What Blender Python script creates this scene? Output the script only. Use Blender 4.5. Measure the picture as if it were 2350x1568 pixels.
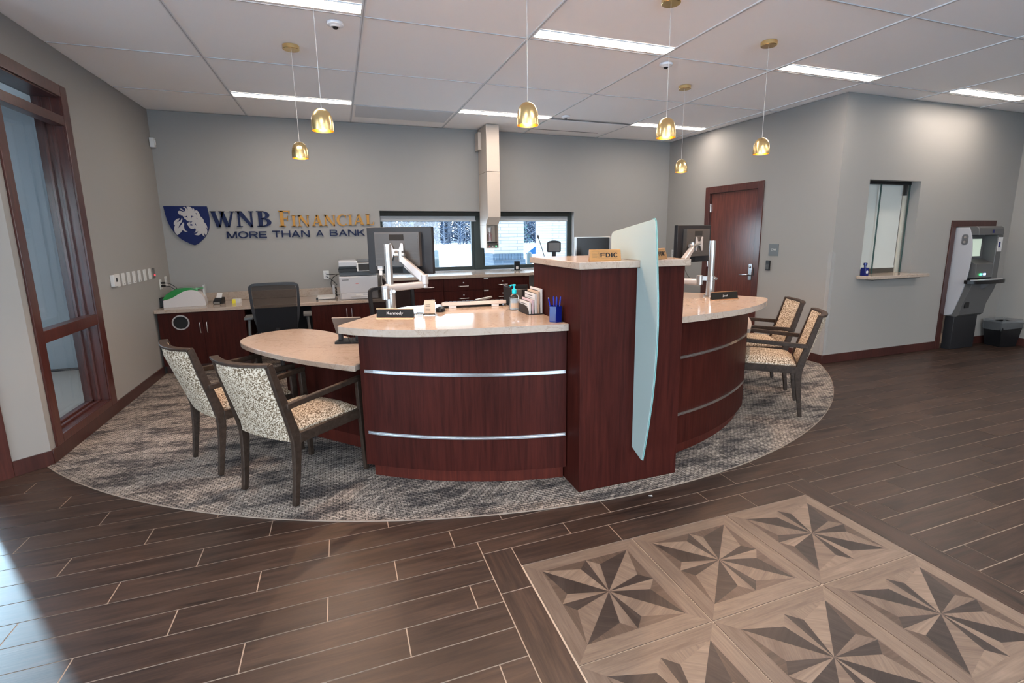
import bpy, bmesh, math, random
from math import sin, cos, pi, radians, sqrt, atan2
from mathutils import Vector, Matrix
from mathutils.geometry import tessellate_polygon

S = bpy.context.scene
for o in list(bpy.data.objects):
    bpy.data.objects.remove(o)
COL = S.collection

# ------------------------------------------------------------------ camera
cam_d = bpy.data.cameras.new('camera')
cam = bpy.data.objects.new('camera', cam_d)
COL.objects.link(cam)
cr = Vector((0.93831571, -0.34562697, -0.010277))
cu = Vector((0.07243867, 0.16742266, 0.98322037))
cf = Vector((0.33810688, 0.92331557, -0.18213207))
m = Matrix((cr, cu, -cf)).transposed().to_4x4()
m.translation = (0, 0, 1.5607)
cam.matrix_world = m
cam_d.sensor_width = 36
cam_d.lens = 1143.96 * 36 / 2350
cam_d.shift_x = -27.09 / 2350
cam_d.shift_y = -34.51 / 2350
cam_d.clip_start = 0.05
cam_d.clip_end = 300
S.camera = cam

# ------------------------------------------------------------------ light levels
PANEL_W = 20.0      # radiance of the ceiling light diffusers
PEND_W = 22.0       # watts of each pendant
SKY = 5.0
S.view_settings.view_transform = 'Standard'
S.view_settings.look = 'None'
S.view_settings.gamma = 1
S.view_settings.use_curve_mapping = False
S.view_settings.exposure = 1.45

W = bpy.data.worlds.new('world')
S.world = W
W.use_nodes = True
nt = W.node_tree
nt.nodes.clear()
wo = nt.nodes.new('ShaderNodeOutputWorld')
wb = nt.nodes.new('ShaderNodeBackground')
wg = nt.nodes.new('ShaderNodeTexCoord')
ws = nt.nodes.new('ShaderNodeSeparateXYZ')
wr = nt.nodes.new('ShaderNodeValToRGB')
nt.links.new(wg.outputs['Generated'], ws.inputs[0])
nt.links.new(ws.outputs['Z'], wr.inputs[0])
wr.color_ramp.elements[0].position = 0.0
wr.color_ramp.elements[0].color = (0.84, 0.93, 1, 1)
wr.color_ramp.elements[1].position = 0.6
wr.color_ramp.elements[1].color = (0.45, 0.68, 1, 1)
nt.links.new(wr.outputs[0], wb.inputs[0])
wb.inputs[1].default_value = SKY
nt.links.new(wb.outputs[0], wo.inputs[0])
sun_d = bpy.data.lights.new('sun', 'SUN'); sun_d.energy = 1.0; sun_d.angle = radians(1.5); sun_d.color = (.55, .80, 1)
sun = bpy.data.objects.new('sun', sun_d); COL.objects.link(sun)
sun_dir = Vector((.545, -.84, -math.tan(radians(18)))).normalized()
sun.rotation_euler = sun_dir.to_track_quat('-Z', 'Y').to_euler()


# ------------------------------------------------------------------ geometry helpers
class MB:
    def __init__(s):
        s.v = []; s.f = []; s.m = []; s.uv = {}; s.rn = {}; s.M = None
    def add(s, vs, fs, m=0):
        b = len(s.v)
        for p in vs:
            p = Vector(p)
            s.v.append(s.M @ p if s.M else p)
        for f in fs:
            s.f.append([b + i for i in f]); s.m.append(m)
        return s
    def box(s, x0, x1, y0, y1, z0, z1, m=0):
        if x0 > x1: x0, x1 = x1, x0
        if y0 > y1: y0, y1 = y1, y0
        if z0 > z1: z0, z1 = z1, z0
        return s.add([(x0,y0,z0),(x1,y0,z0),(x1,y1,z0),(x0,y1,z0),(x0,y0,z1),(x1,y0,z1),(x1,y1,z1),(x0,y1,z1)],
                     [(3,2,1,0),(4,5,6,7),(0,1,5,4),(1,2,6,5),(2,3,7,6),(3,0,4,7)], m)
    def prism(s, pts, a, b, axis='z', m=0, holes=()):
        # polygon in the plane normal to axis, thick from a to b; axis 'y': pts are (x, z); axis 'x': pts are (y, z)
        loops = [list(pts)] + [list(h) for h in holes]
        def area(p): return sum(p[i-1][0]*p[i][1]-p[i][0]*p[i-1][1] for i in range(len(p)))/2
        if area(loops[0]) < 0: loops[0].reverse()
        for h in loops[1:]:
            if area(h) > 0: h.reverse()
        tri = tessellate_polygon([[Vector((p[0], p[1], 0)) for p in l] for l in loops])
        flat = [p for l in loops for p in l]
        n = len(flat)
        def P(p, t):
            return (p[0], p[1], t) if axis == 'z' else ((p[0], t, p[1]) if axis == 'y' else (t, p[0], p[1]))
        vs = [P(p, a) for p in flat] + [P(p, b) for p in flat]
        fs = []
        flip = (axis == 'y') ^ (b < a)
        for t in tri:
            x = [flat[i] for i in t]
            if area(x) < 0: t = (t[0], t[2], t[1])
            lo = (t[2], t[1], t[0]); hi = tuple(i+n for i in t)
            fs += [lo[::-1], hi[::-1]] if flip else [lo, hi]
        k = 0
        for l in loops:
            L = len(l)
            for i in range(L):
                q = (k+i, k+(i+1) % L, k+(i+1) % L+n, k+i+n)
                fs.append(q[::-1] if flip else q)
            k += L
        return s.add(vs, fs, m)
    def tube(s, path, r, n=8, m=0, cap=True, sx=1.0):
        path = [Vector(p) for p in path]
        R = r if isinstance(r, (list, tuple)) else [r]*len(path)
        rings = []
        up = None
        for i, p in enumerate(path):
            a = path[max(i-1, 0)]; b = path[min(i+1, len(path)-1)]
            t = (b-a).normalized()
            if up is None:
                up = Vector((0,0,1)) if abs(t.z) < .9 else Vector((0,1,0))
            sd = t.cross(up).normalized(); up = sd.cross(t).normalized()
            rings.append([p + sd*cos(2*pi*j/n)*R[i]*sx + up*sin(2*pi*j/n)*R[i] for j in range(n)])
        vs = [v for g in rings for v in g]
        fs = []
        for i in range(len(rings)-1):
            for j in range(n):
                fs.append((i*n+j, i*n+(j+1) % n, (i+1)*n+(j+1) % n, (i+1)*n+j)[::-1])
        if cap:
            fs.append(tuple(range(n))); fs.append(tuple(range((len(rings)-1)*n, len(rings)*n))[::-1])
        return s.add(vs, fs, m)
    def bar(s, path, w, h, m=0, up=(0,0,1)):
        # rectangular section swept along a path (w across, h along up)
        path = [Vector(p) for p in path]; up = Vector(up)
        Ws = w if isinstance(w, (list, tuple)) else [w]*len(path)
        Hs = h if isinstance(h, (list, tuple)) else [h]*len(path)
        vs = []
        for i, p in enumerate(path):
            a = path[max(i-1, 0)]; b = path[min(i+1, len(path)-1)]
            t = (b-a).normalized(); sd = t.cross(up).normalized(); u2 = sd.cross(t).normalized()
            x = sd*Ws[i]/2; y = u2*Hs[i]/2
            vs += [p-x-y, p+x-y, p+x+y, p-x+y]
        fs = [(0,1,2,3)]
        for i in range(len(path)-1):
            for j in range(4):
                fs.append((i*4+j, (i+1)*4+j, (i+1)*4+(j+1) % 4, i*4+(j+1) % 4))
        k = (len(path)-1)*4
        fs.append((k+3, k+2, k+1, k))
        return s.add(vs, fs, m)
    def lathe(s, prof, c=(0,0,0), n=24, m=0, axis='z'):
        vs = []; fs = []
        for (r, z) in prof:
            for j in range(n):
                a = 2*pi*j/n
                q = (r*cos(a), r*sin(a), z)
                if axis == 'y': q = (r*cos(a), z, -r*sin(a))
                if axis == 'x': q = (z, r*cos(a), r*sin(a))
                vs.append((c[0]+q[0], c[1]+q[1], c[2]+q[2]))
        for i in range(len(prof)-1):
            for j in range(n):
                fs.append((i*n+j, i*n+(j+1) % n, (i+1)*n+(j+1) % n, (i+1)*n+j))
        if prof[0][0] > 1e-5: fs.append(tuple(range(n))[::-1])
        if prof[-1][0] > 1e-5: fs.append(tuple(range((len(prof)-1)*n, len(prof)*n)))
        return s.add(vs, fs, m)
    def cyl(s, c, r, h, n=20, m=0, axis='z'):
        return s.lathe([(r, 0), (r, h)], c, n, m, axis)
    def build(s, name, mats, parent=None, bevel=0, smooth=False, seg=2, subd=0):
        me = bpy.data.meshes.new(name)
        me.from_pydata([tuple(v) for v in s.v], [], s.f)
        if not isinstance(mats, (list, tuple)): mats = [mats]
        for mm in mats: me.materials.append(mm)
        for p, k in zip(me.polygons, s.m): p.material_index = k
        o = bpy.data.objects.new(name, me)
        COL.objects.link(o)
        if parent: o.parent = parent
        if smooth:
            me.shade_smooth()
            try: me.set_sharp_from_angle(angle=radians(38))
            except Exception: pass
        if bevel:
            b = o.modifiers.new('bevel', 'BEVEL'); b.width = bevel; b.segments = seg
            b.limit_method = 'ANGLE'; b.angle_limit = radians(40)
            if not smooth:
                me.shade_smooth()
                try: me.set_sharp_from_angle(angle=radians(38))
                except Exception: pass
        if subd:
            b = o.modifiers.new('subd', 'SUBSURF'); b.levels = subd; b.render_levels = subd
        return o

def tag(o, label=None, cat=None, group=None, kind=None):
    if label: o['label'] = label
    if cat: o['category'] = cat
    if group: o['group'] = group
    if kind: o['kind'] = kind
    return o
def thing(name, label, cat, loc=(0,0,0), rz=0, group=None):
    o = bpy.data.objects.new(name, None); COL.objects.link(o)
    o.empty_display_size = .1
    o.location = loc; o.rotation_euler = (0, 0, rz)
    return tag(o, label, cat, group)
def dup(o, loc, rz=None, label=None, parent=None):
    c = o.copy(); COL.objects.link(c)
    if parent is None:
        c.location = loc
        if rz is not None: c.rotation_euler = (0, 0, rz)
        if label: c['label'] = label
    else: c.parent = parent
    for ch in list(o.children): dup(ch, None, parent=c)
    return c
def rot(a): return Matrix.Rotation(a, 4, 'Z')
def T(x, y, z): return Matrix.Translation((x, y, z))
def arc(cx, cy, R, a0, a1, n):
    return [(cx+R*cos(a0+(a1-a0)*i/n), cy+R*sin(a0+(a1-a0)*i/n)) for i in range(n+1)]
def rrect(x0, x1, y0, y1, r, n=4):
    return (arc(x1-r, y1-r, r, 0, pi/2, n)+arc(x0+r, y1-r, r, pi/2, pi, n)+arc(x0+r, y0+r, r, pi, 1.5*pi, n)+arc(x1-r, y0+r, r, 1.5*pi, 2*pi, n))
def smoothpts(pts, k=6, closed=False):
    # Catmull-Rom through points of any dimension
    P = [Vector(p) for p in pts]; out = []; n = len(P)
    rng = range(n) if closed else range(n-1)
    for i in rng:
        g = (lambda j: P[j % n]) if closed else (lambda j: P[min(max(j, 0), n-1)])
        a, b, c, d = g(i-1), g(i), g(i+1), g(i+2)
        for q in range(k):
            t = q/k
            out.append(.5*((2*b)+(c-a)*t+(2*a-5*b+4*c-d)*t*t+(3*b-a-3*c+d)*t**3))
    if not closed: out.append(P[-1])
    return [tuple(p) for p in out]

# ------------------------------------------------------------------ materials
def mat(name, col, rough=.5, metal=0, spec=.5, emit=None, es=0, trans=0, coat=0, ior=1.45, alpha=1):
    mt = bpy.data.materials.new(name); mt.use_nodes = True
    b = mt.node_tree.nodes['Principled BSDF']
    b.inputs['Base Color'].default_value = (*col, 1)
    b.inputs['Roughness'].default_value = rough
    b.inputs['Metallic'].default_value = metal
    b.inputs['Specular IOR Level'].default_value = spec
    b.inputs['Transmission Weight'].default_value = trans
    b.inputs['Coat Weight'].default_value = coat
    b.inputs['IOR'].default_value = ior
    b.inputs['Alpha'].default_value = alpha
    if emit:
        b.inputs['Emission Color'].default_value = (*emit, 1); b.inputs['Emission Strength'].default_value = es
    return mt
class N:
    def __init__(s, mt): s.t = mt.node_tree; s.b = s.t.nodes['Principled BSDF']
    def n(s, ty, **k):
        x = s.t.nodes.new(ty)
        for a, v in k.items(): setattr(x, a, v)
        return x
    def l(s, a, b): s.t.links.new(a, b)
    def coord(s, which='Object', scale=(1,1,1), rotz=0):
        tc = s.n('ShaderNodeTexCoord'); mp = s.n('ShaderNodeMapping')
        s.l(tc.outputs[which], mp.inputs[0]); mp.inputs['Scale'].default_value = scale
        mp.inputs['Rotation'].default_value = (0, 0, rotz)
        return mp.outputs[0]
    def noise(s, vec, sc=5, det=4, rough=.5, dist=0):
        x = s.n('ShaderNodeTexNoise'); s.l(vec, x.inputs['Vector'])
        x.inputs['Scale'].default_value = sc; x.inputs['Detail'].default_value = det
        x.inputs['Roughness'].default_value = rough; x.inputs['Distortion'].default_value = dist
        return x.outputs['Fac']
    def ramp(s, fac, stops, interp='LINEAR'):
        x = s.n('ShaderNodeValToRGB'); s.l(fac, x.inputs[0]); r = x.color_ramp; r.interpolation = interp
        while len(r.elements) < len(stops): r.elements.new(.5)
        for e, (p, c) in zip(r.elements, stops):
            e.position = p; e.color = (*c, 1) if len(c) == 3 else c
        return x.outputs[0]
    def mix(s, a, b, f, mode='MIX'):
        x = s.n('ShaderNodeMix', data_type='RGBA', blend_type=mode)
        for v, i in ((f, 0), (a, 6), (b, 7)):
            if isinstance(v, (int, float)): x.inputs[i].default_value = v
            elif isinstance(v, tuple): x.inputs[i].default_value = (*v, 1)
            else: s.l(v, x.inputs[i])
        return x.outputs[2]
    def math(s, op, a, b=0):
        x = s.n('ShaderNodeMath', operation=op)
        for v, i in ((a, 0), (b, 1)):
            if isinstance(v, (int, float)): x.inputs[i].default_value = v
            else: s.l(v, x.inputs[i])
        return x.outputs[0]
    def col(s, v): s.l(v, s.b.inputs['Base Color'])
    def bump(s, h, st=.2, d=.01):
        x = s.n('ShaderNodeBump'); x.inputs['Strength'].default_value = st; x.inputs['Distance'].default_value = d
        s.l(h, x.inputs['Height']); s.l(x.outputs[0], s.b.inputs['Normal'])

def wood(name, dark, light, rough=.35, sc=(38, 38, 2.2), coat=.15, spec=.5):
    mt = mat(name, light, rough, coat=coat, spec=spec); k = N(mt)
    v = k.coord('Object', sc)
    a = k.noise(v, 1.2, 6, .6, .6)
    c = k.ramp(a, [(.3, dark), (.7, light)])
    v2 = k.coord('Object', (2.3, 2.3, .9)); b = k.noise(v2, 1.3, 3)
    c2 = k.mix(c, k.ramp(b, [(.3, (.72,.72,.72)), (.7, (1.12,1.12,1.12))]), .8, 'MULTIPLY')
    k.col(c2)
    mt.node_tree.nodes['Principled BSDF'].inputs['Coat Roughness'].default_value = .2
    return mt
def paint(name, col, rough=.6, amt=.06):
    mt = mat(name, col, rough, spec=.3); k = N(mt)
    v = k.coord('Object', (1,1,1)); a = k.noise(v, 120, 3)
    k.bump(a, .08, .002)
    return mt
M_wall = paint('wall_paint_grey', (.250, .233, .219))
M_ceil = paint('ceiling_tile_white', (.95, .92, .885), .8)
M_grid = mat('ceiling_grid_white', (.74, .73, .72), .5)
M_offwhite = paint('office_paint', (.55, .58, .6))
M_cherry = wood('cherry_casework', (.024, .0048, .0036), (.052, .0102, .0070), .46, coat=0, spec=.11)
M_cherry_k = wood('cherry_kick', (.045, .008, .006), (.090, .017, .010), .4, coat=0, spec=.22)
M_base = wood('cherry_baseboard', (.030, .010, .009), (.060, .018, .014), .35)
M_door = wood('cherry_door', (.060, .014, .010), (.150, .040, .026), .28, coat=.3)
M_frame = wood('cherry_trim', (.040, .011, .009), (.085, .024, .018), .3, coat=.3)
M_walnut = wood('walnut_chair_wood', (.020, .0125, .009), (.046, .030, .022), .5, sc=(30,30,30), coat=0, spec=.2)
M_dark = mat('black_plastic', (.007, .007, .008), .35, spec=.3)
M_dark2 = mat('charcoal_plastic', (.014, .014, .016), .4, spec=.3)
M_grey = mat('grey_plastic', (.08, .078, .075), .45)
M_midgrey = mat('machine_grey', (.10, .10, .105), .42)
M_white = mat('white_plastic', (.52, .50, .48), .35)
M_white2 = mat('printer_white', (.42, .41, .42), .4)
M_silver = mat('silver_metal', (.42, .41, .40), .28, metal=.85)
M_alu = mat('aluminium_strip', (.70, .72, .75), .22, metal=1)
M_satin = mat('satin_nickel', (.62, .58, .55), .3, metal=1)
M_brass = mat('polished_brass', (.80, .60, .29), .26, metal=1)
M_brass_in = mat('bright_brass_inside', (.9, .62, .22), .25, metal=1)
M_brass2 = mat('brushed_gold', (.33, .165, .055), .4, metal=.4)
M_gold = mat('gold_letters', (.36, .17, .022), .45, spec=.3)
M_navy = mat('navy_letters', (.006, .011, .045), .5, spec=.2)
M_blue = mat('shield_blue', (.0025, .008, .060), .4, spec=.25)
M_cream = mat('lion_cream', (.36, .33, .31), .5)
M_bulb = mat('warm_bulb', (1, .8, .5), .5, emit=(1, .72, .36), es=9)
M_panel = mat('light_diffuser', (1, 1, 1), .5, emit=(1, .89, .79), es=PANEL_W)
M_detector = mat('detector_white', (.75, .73, .72), .4)
M_blackhole = mat('unlit_black', (.006, .006, .006), .8)  # black stands in for missing light inside holes and recesses
M_green = mat('green_lid', (.003, .16, .02), .2, coat=.5)
M_scanner = mat('scanner_cream', (.44, .40, .38), .4)
M_yellow = mat('yellow_pad', (.72, .62, .04), .5)
M_paper = mat('white_paper', (.52, .50, .48), .6)
M_paperp = mat('pink_paper', (.50, .37, .39), .6)
M_papert = mat('tan_paper', (.45, .33, .24), .6)
M_bluecup = mat('blue_glazed_cup', (.001, .006, .10), .15, coat=.25)
M_bluepen = mat('blue_pen_plastic', (.004, .012, .24), .25)
M_teal = mat('teal_pump', (.0, .42, .50), .25)
M_red = mat('red_lamp', (.7, .02, .03), .3, emit=(1, .03, .05), es=1.0)
M_greenl = mat('green_lamp', (.0, .6, .1), .3, emit=(.05, 1, .2), es=2.5)
M_bluel = mat('blue_lamp', (.5, .7, 1), .3, emit=(.35, .55, 1), es=3.0)
M_screen = mat('dark_screen', (.010, .009, .009), .25)
M_atm_scr = mat('atm_screen', (.3, .35, .3), .3, emit=(.62, .72, .58), es=.22)
M_beige = mat('duct_beige', (.46, .38, .31), .45)
M_carrier = mat('clear_carrier', (.9, .85, .85), .1, trans=.8)
M_redish = mat('red_carrier', (.5, .1, .08), .4)
M_lever = mat('brushed_steel', (.55, .58, .62), .25, metal=1)
M_signgrey = mat('sign_grey', (.10, .11, .115), .5)
M_bronze = mat('window_frame_bronze', (.030, .038, .036), .5, spec=.3)
M_shade = mat('roller_shade', (.30, .31, .32), .8)
M_valance = mat('shade_valance', (.012, .013, .012), .7, spec=.2)
M_atm = mat('atm_silver', (.36, .355, .37), .4, metal=.1)
M_atm2 = mat('atm_grey', (.075, .073, .072), .45)
M_liner = mat('clear_bin_liner', (.22, .23, .24), .25, alpha=.3)
M_mesh = mat('chair_mesh_black', (.012, .010, .010), .8, spec=.05, alpha=.80)
M_blackfab = mat('black_fabric', (.006, .0065, .008), .8, spec=.1)
M_nameb = mat('name_plate_black', (.010, .009, .008), .5, spec=.2)
M_copper = mat('name_plate_holder', (.60, .32, .16), .3, metal=.9)
M_glassc = mat('clear_glass', (.93, .98, .97), .0, trans=1, ior=1.45)
M_bottle = mat('clear_bottle', (.93, .96, .97), .05, trans=1, ior=1.2)

def stone():
    mt = mat('cream_quartz', (.5, .4, .33), .13, spec=.35, coat=0); k = N(mt)
    v = k.coord('Object', (1, 1, 1))
    a = k.noise(v, 3.2, 8, .62, 1.6)
    vein = k.ramp(a, [(.0, (1,1,1)), (.485, (1,1,1)), (.5, (.62,.52,.44)), (.512, (1,1,1)), (1, (1,1,1))])
    b = k.noise(v, 60, 4, .6)
    sp = k.ramp(b, [(.3, (.90,.88,.86)), (.65, (1.03,1.03,1.03))])
    c = k.mix((.35, .28, .23), vein, .55, 'MULTIPLY'); c = k.mix(c, sp, .8, 'MULTIPLY')
    k.col(c); return mt
M_stone = stone()
def fabric():
    mt = mat('speckled_upholstery', (.5,.42,.33), .9, spec=.15); k = N(mt)
    v = k.coord('Object', (1,1,1))
    a = k.noise(v, 120, 2, .5, .5)
    k.col(k.ramp(a, [(.40, (.105,.075,.048)), (.48, (.26,.195,.135)), (.56, (.53,.45,.36))]))
    k.bump(a, .5, .004); return mt
M_fabric = fabric()
def carpet():
    mt = mat('patterned_carpet', (.3,.25,.22), .95, spec=.1); k = N(mt)
    v = k.coord('Object', (1,1,1))
    big = k.noise(k.coord('Object', (1.0, 2.6, 1)), 2.4, 12, .80, .3)
    blotch = k.ramp(big, [(.43, (0,0,0)), (.54, (1,1,1))])
    vo = k.n('ShaderNodeTexBrick'); k.l(k.coord('Object', (1,1,1)), vo.inputs['Vector'])
    vo.inputs['Scale'].default_value = 1
    vo.inputs['Brick Width'].default_value = .034; vo.inputs['Row Height'].default_value = .019
    vo.inputs['Mortar Size'].default_value = .0034; vo.inputs['Mortar Smooth'].default_value = .6
    vo.inputs['Color1'].default_value = (1,1,1,1); vo.inputs['Color2'].default_value = (.72,.72,.72,1); vo.inputs['Mortar'].default_value = (.12,.12,.12,1)
    n2 = k.noise(v, 55, 3, .7)
    f = k.math('MULTIPLY', vo.outputs['Color'], k.ramp(n2, [(.35, (.35,.35,.35)), (.58, (1,1,1))]))
    lightc = k.mix((.042,.036,.034), (.50,.43,.37), f)
    darkc = k.mix((.015,.014,.016), (.125,.112,.108), f)
    k.col(k.mix(darkc, lightc, blotch))
    k.bump(f, .55, .006); return mt
M_carpet = carpet()
def plankmat(name, dark, light, rough=.33):
    mt = mat(name, light, rough, spec=.45); k = N(mt)
    uv = k.n('ShaderNodeUVMap', uv_map='UVMap'); rn = k.n('ShaderNodeUVMap', uv_map='rnd')
    mp = k.n('ShaderNodeMapping'); k.l(uv.outputs[0], mp.inputs[0]); mp.inputs['Scale'].default_value = (2.0, 22, 1)
    a = k.noise(mp.outputs[0], 1.4, 7, .62, .8)
    mp2 = k.n('ShaderNodeMapping'); k.l(uv.outputs[0], mp2.inputs[0]); mp2.inputs['Scale'].default_value = (6, 130, 1)
    b = k.noise(mp2.outputs[0], 1.2, 3, .6)
    c = k.ramp(a, [(.28, dark), (.72, light)])
    c = k.mix(c, k.ramp(b, [(.3, (.80,.80,.80)), (.7, (1.1,1.1,1.1))]), .9, 'MULTIPLY')
    sx = k.n('ShaderNodeSeparateXYZ'); k.l(rn.outputs[0], sx.inputs[0])
    t = k.ramp(sx.outputs[0], [(0, (.78,.76,.76)), (1, (1.15,1.15,1.13))])
    k.col(k.mix(c, t, 1.0, 'MULTIPLY'))
    k.bump(b, .10, .002); return mt
M_plank = plankmat('wood_look_plank', (.012,.0065,.005), (.066,.038,.027), .42)
M_pl_light = plankmat('inlay_light_wood', (.115,.080,.060), (.205,.152,.117), .42)
M_pl_mid = plankmat('inlay_mid_wood', (.050,.034,.026), (.098,.067,.050), .42)
M_pl_dark = plankmat('inlay_dark_wood', (.017,.012,.0105), (.043,.031,.027), .42)
M_grout = mat('beige_grout', (.50, .40, .32), .8)
def frost():
    mt = mat('frosted_glass', (.48, .57, .56), .5, trans=.5, ior=1.35, spec=.3); return mt
M_frost = frost()
M_frostedge = mat('glass_edge_green', (.26, .48, .46), .2, trans=.3)
def pane_mat():
    mt = bpy.data.materials.new('thin_window_glass'); mt.use_nodes = True; t = mt.node_tree; t.nodes.clear()
    o = t.nodes.new('ShaderNodeOutputMaterial'); g = t.nodes.new('ShaderNodeBsdfGlossy'); tr = t.nodes.new('ShaderNodeBsdfTransparent')
    mx = t.nodes.new('ShaderNodeMixShader'); fr = t.nodes.new('ShaderNodeFresnel'); fr.inputs[0].default_value = 1.6
    g.inputs['Roughness'].default_value = .0; tr.inputs[0].default_value = (.95, .97, .97, 1)
    ge = t.nodes.new('ShaderNodeNewGeometry'); sb = t.nodes.new('ShaderNodeMath'); sb.operation = 'SUBTRACT'; sb.inputs[0].default_value = 1; t.links.new(ge.outputs['Backfacing'], sb.inputs[1])
    ml = t.nodes.new('ShaderNodeMath'); ml.operation = 'MULTIPLY'; t.links.new(fr.outputs[0], ml.inputs[0]); t.links.new(sb.outputs[0], ml.inputs[1])
    t.links.new(ml.outputs[0], mx.inputs[0]); t.links.new(tr.outputs[0], mx.inputs[1]); t.links.new(g.outputs[0], mx.inputs[2]); t.links.new(mx.outputs[0], o.inputs[0])
    return mt
M_pane = pane_mat()
def brickm(name, c1, c2, mort):
    mt = mat(name, c1, .8); k = N(mt)
    tc = k.n('ShaderNodeTexCoord'); sp = k.n('ShaderNodeSeparateXYZ'); k.l(tc.outputs['Object'], sp.inputs[0])
    cb = k.n('ShaderNodeCombineXYZ'); k.l(k.math('ADD', sp.outputs[0], sp.outputs[1]), cb.inputs[0]); k.l(sp.outputs[2], cb.inputs[1])
    b = k.n('ShaderNodeTexBrick'); k.l(cb.outputs[0], b.inputs['Vector'])
    b.inputs['Scale'].default_value = 1; b.inputs['Brick Width'].default_value = .40; b.inputs['Row Height'].default_value = .075
    b.inputs['Mortar Size'].default_value = .006
    b.inputs['Color1'].default_value = (*c1, 1); b.inputs['Color2'].default_value = (*c2, 1); b.inputs['Mortar'].default_value = (*mort, 1)
    k.col(b.outputs['Color']); return mt
M_brickw = brickm('cream_brick', (.27,.255,.235), (.245,.23,.215), (.12,.115,.11))
M_brickb = brickm('blue_grey_brick', (.035,.055,.078), (.040,.062,.085), (.09,.11,.13))
M_snow = mat('pale_ground', (.72,.70,.68), .9)
M_road = mat('pale_concrete', (.75,.75,.75), .9)
M_wlight = mat('winter_twigs_hazy_light', (.095,.105,.125), 1)  # blue-grey cast puts distance haze into both twig colours
M_wdark = mat('winter_twigs_hazy_dark', (.028,.042,.068), 1)
M_ever = mat('evergreen_needles', (.035,.085,.075), 1)
M_car = mat('white_car_paint', (.8,.8,.8), .2, coat=.8)
M_carglass = mat('blue_car_glass', (.002,.035,.09), .2, spec=.1)
M_rubber = mat('black_rubber', (.02,.02,.02), .8)

# ================================================================== SETTING
CEIL = 3.043
XL, XR, YB, YF = -1.99, 5.322, 7.343, 4.20
XFAR, YBACK, XFL = 8.60, -4.2, -3.6
AX = [-0.944+1.2192*k for k in range(-3, 9)]
BY = [6.386-1.2385*(k-1) for k in range(0, 10)]

def structure(name, mb, mats, **k):
    o = mb.build(name, mats, **k); o['kind'] = 'structure'; return o

# --- plank floor with inlay
def build_floor():
    pw, pl = .1505, .90
    g = .0024
    quads = []     # x0,x1,y0,y1,dir
    bx0, bx1, by1, by0 = .563, 2.685, 2.165, 2.015-.6096*4-.15
    for k in range(-42, 20):
        y0 = 1.82+pw*k; y1 = y0+pw
        off = (.147+.3*(k+1)) % .9
        x = off-5.4
        while x < 9.2:
            segs = [(x, x+pl, y0, y1)]
            out = []
            for (a, b, c, d) in segs:
                if b <= bx0 or a >= bx1 or d <= by0 or c >= by1: out.append((a, b, c, d)); continue
                if a < bx0: out.append((a, bx0, c, d)); a = bx0
                if b > bx1: out.append((bx1, b, c, d)); b = bx1
                if c < by1 < d: out.append((a, b, by1, d))
                if c < by0 < d: out.append((a, b, c, by0))
            for q in out:
                if q[1]-q[0] > .01 and q[3]-q[2] > .01: quads.append((*q, 0))
            x += pl
    # border frame round the inlay
    xs = [.713, 1.27, 2.165, 2.535]
    for a, b in zip(xs, xs[1:]):
        quads.append((a, b, 2.015, by1, 0))
    for (xa, xb) in ((bx0, .713), (2.535, bx1)):
        ys = [by1, 1.867, .967, .067, by0]
        for a, b in zip(ys, ys[1:]): quads.append((xa, xb, b, a, 1))
    mb = MB()
    mb.add([(-4.6, YBACK, -.003), (9.2, YBACK, -.003), (9.2, YB+.02, -.003), (-4.6, YB+.02, -.003)], [(0,1,2,3)], 1)
    rnd = random.Random(4)
    info = [None]
    for (a, b, c, d, v) in quads:
        if c > 4.3 or d < YBACK: continue
        a = max(a, -4.6); b = min(b, 9.2)
        if b-a < .01: continue
        mb.add([(a+g, c+g, 0), (b-g, c+g, 0), (b-g, d-g, 0), (a+g, d-g, 0)], [(0,1,2,3)], 0)
        info.append((v, rnd.random(), rnd.random()*40))
    # slab
    mb.box(-4.6, 9.2, YBACK, YB+.02, -.12, -.004, 1)
    info += [None]*6
    o = mb.build('floor', [M_plank, M_grout]); o['kind'] = 'structure'
    me = o.data
    u1 = me.uv_layers.new(name='UVMap'); u2 = me.uv_layers.new(name='rnd')
    for p, inf in zip(me.polygons, info):
        for li in p.loop_indices:
            co = me.vertices[me.loops[li].vertex_index].co
            if inf is None: continue
            v, r, q = inf
            u1.data[li].uv = (co.y+q, co.x+q) if v else (co.x+q, co.y+q)
            u2.data[li].uv = (r, r)
    return o
floor = build_floor()

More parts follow.
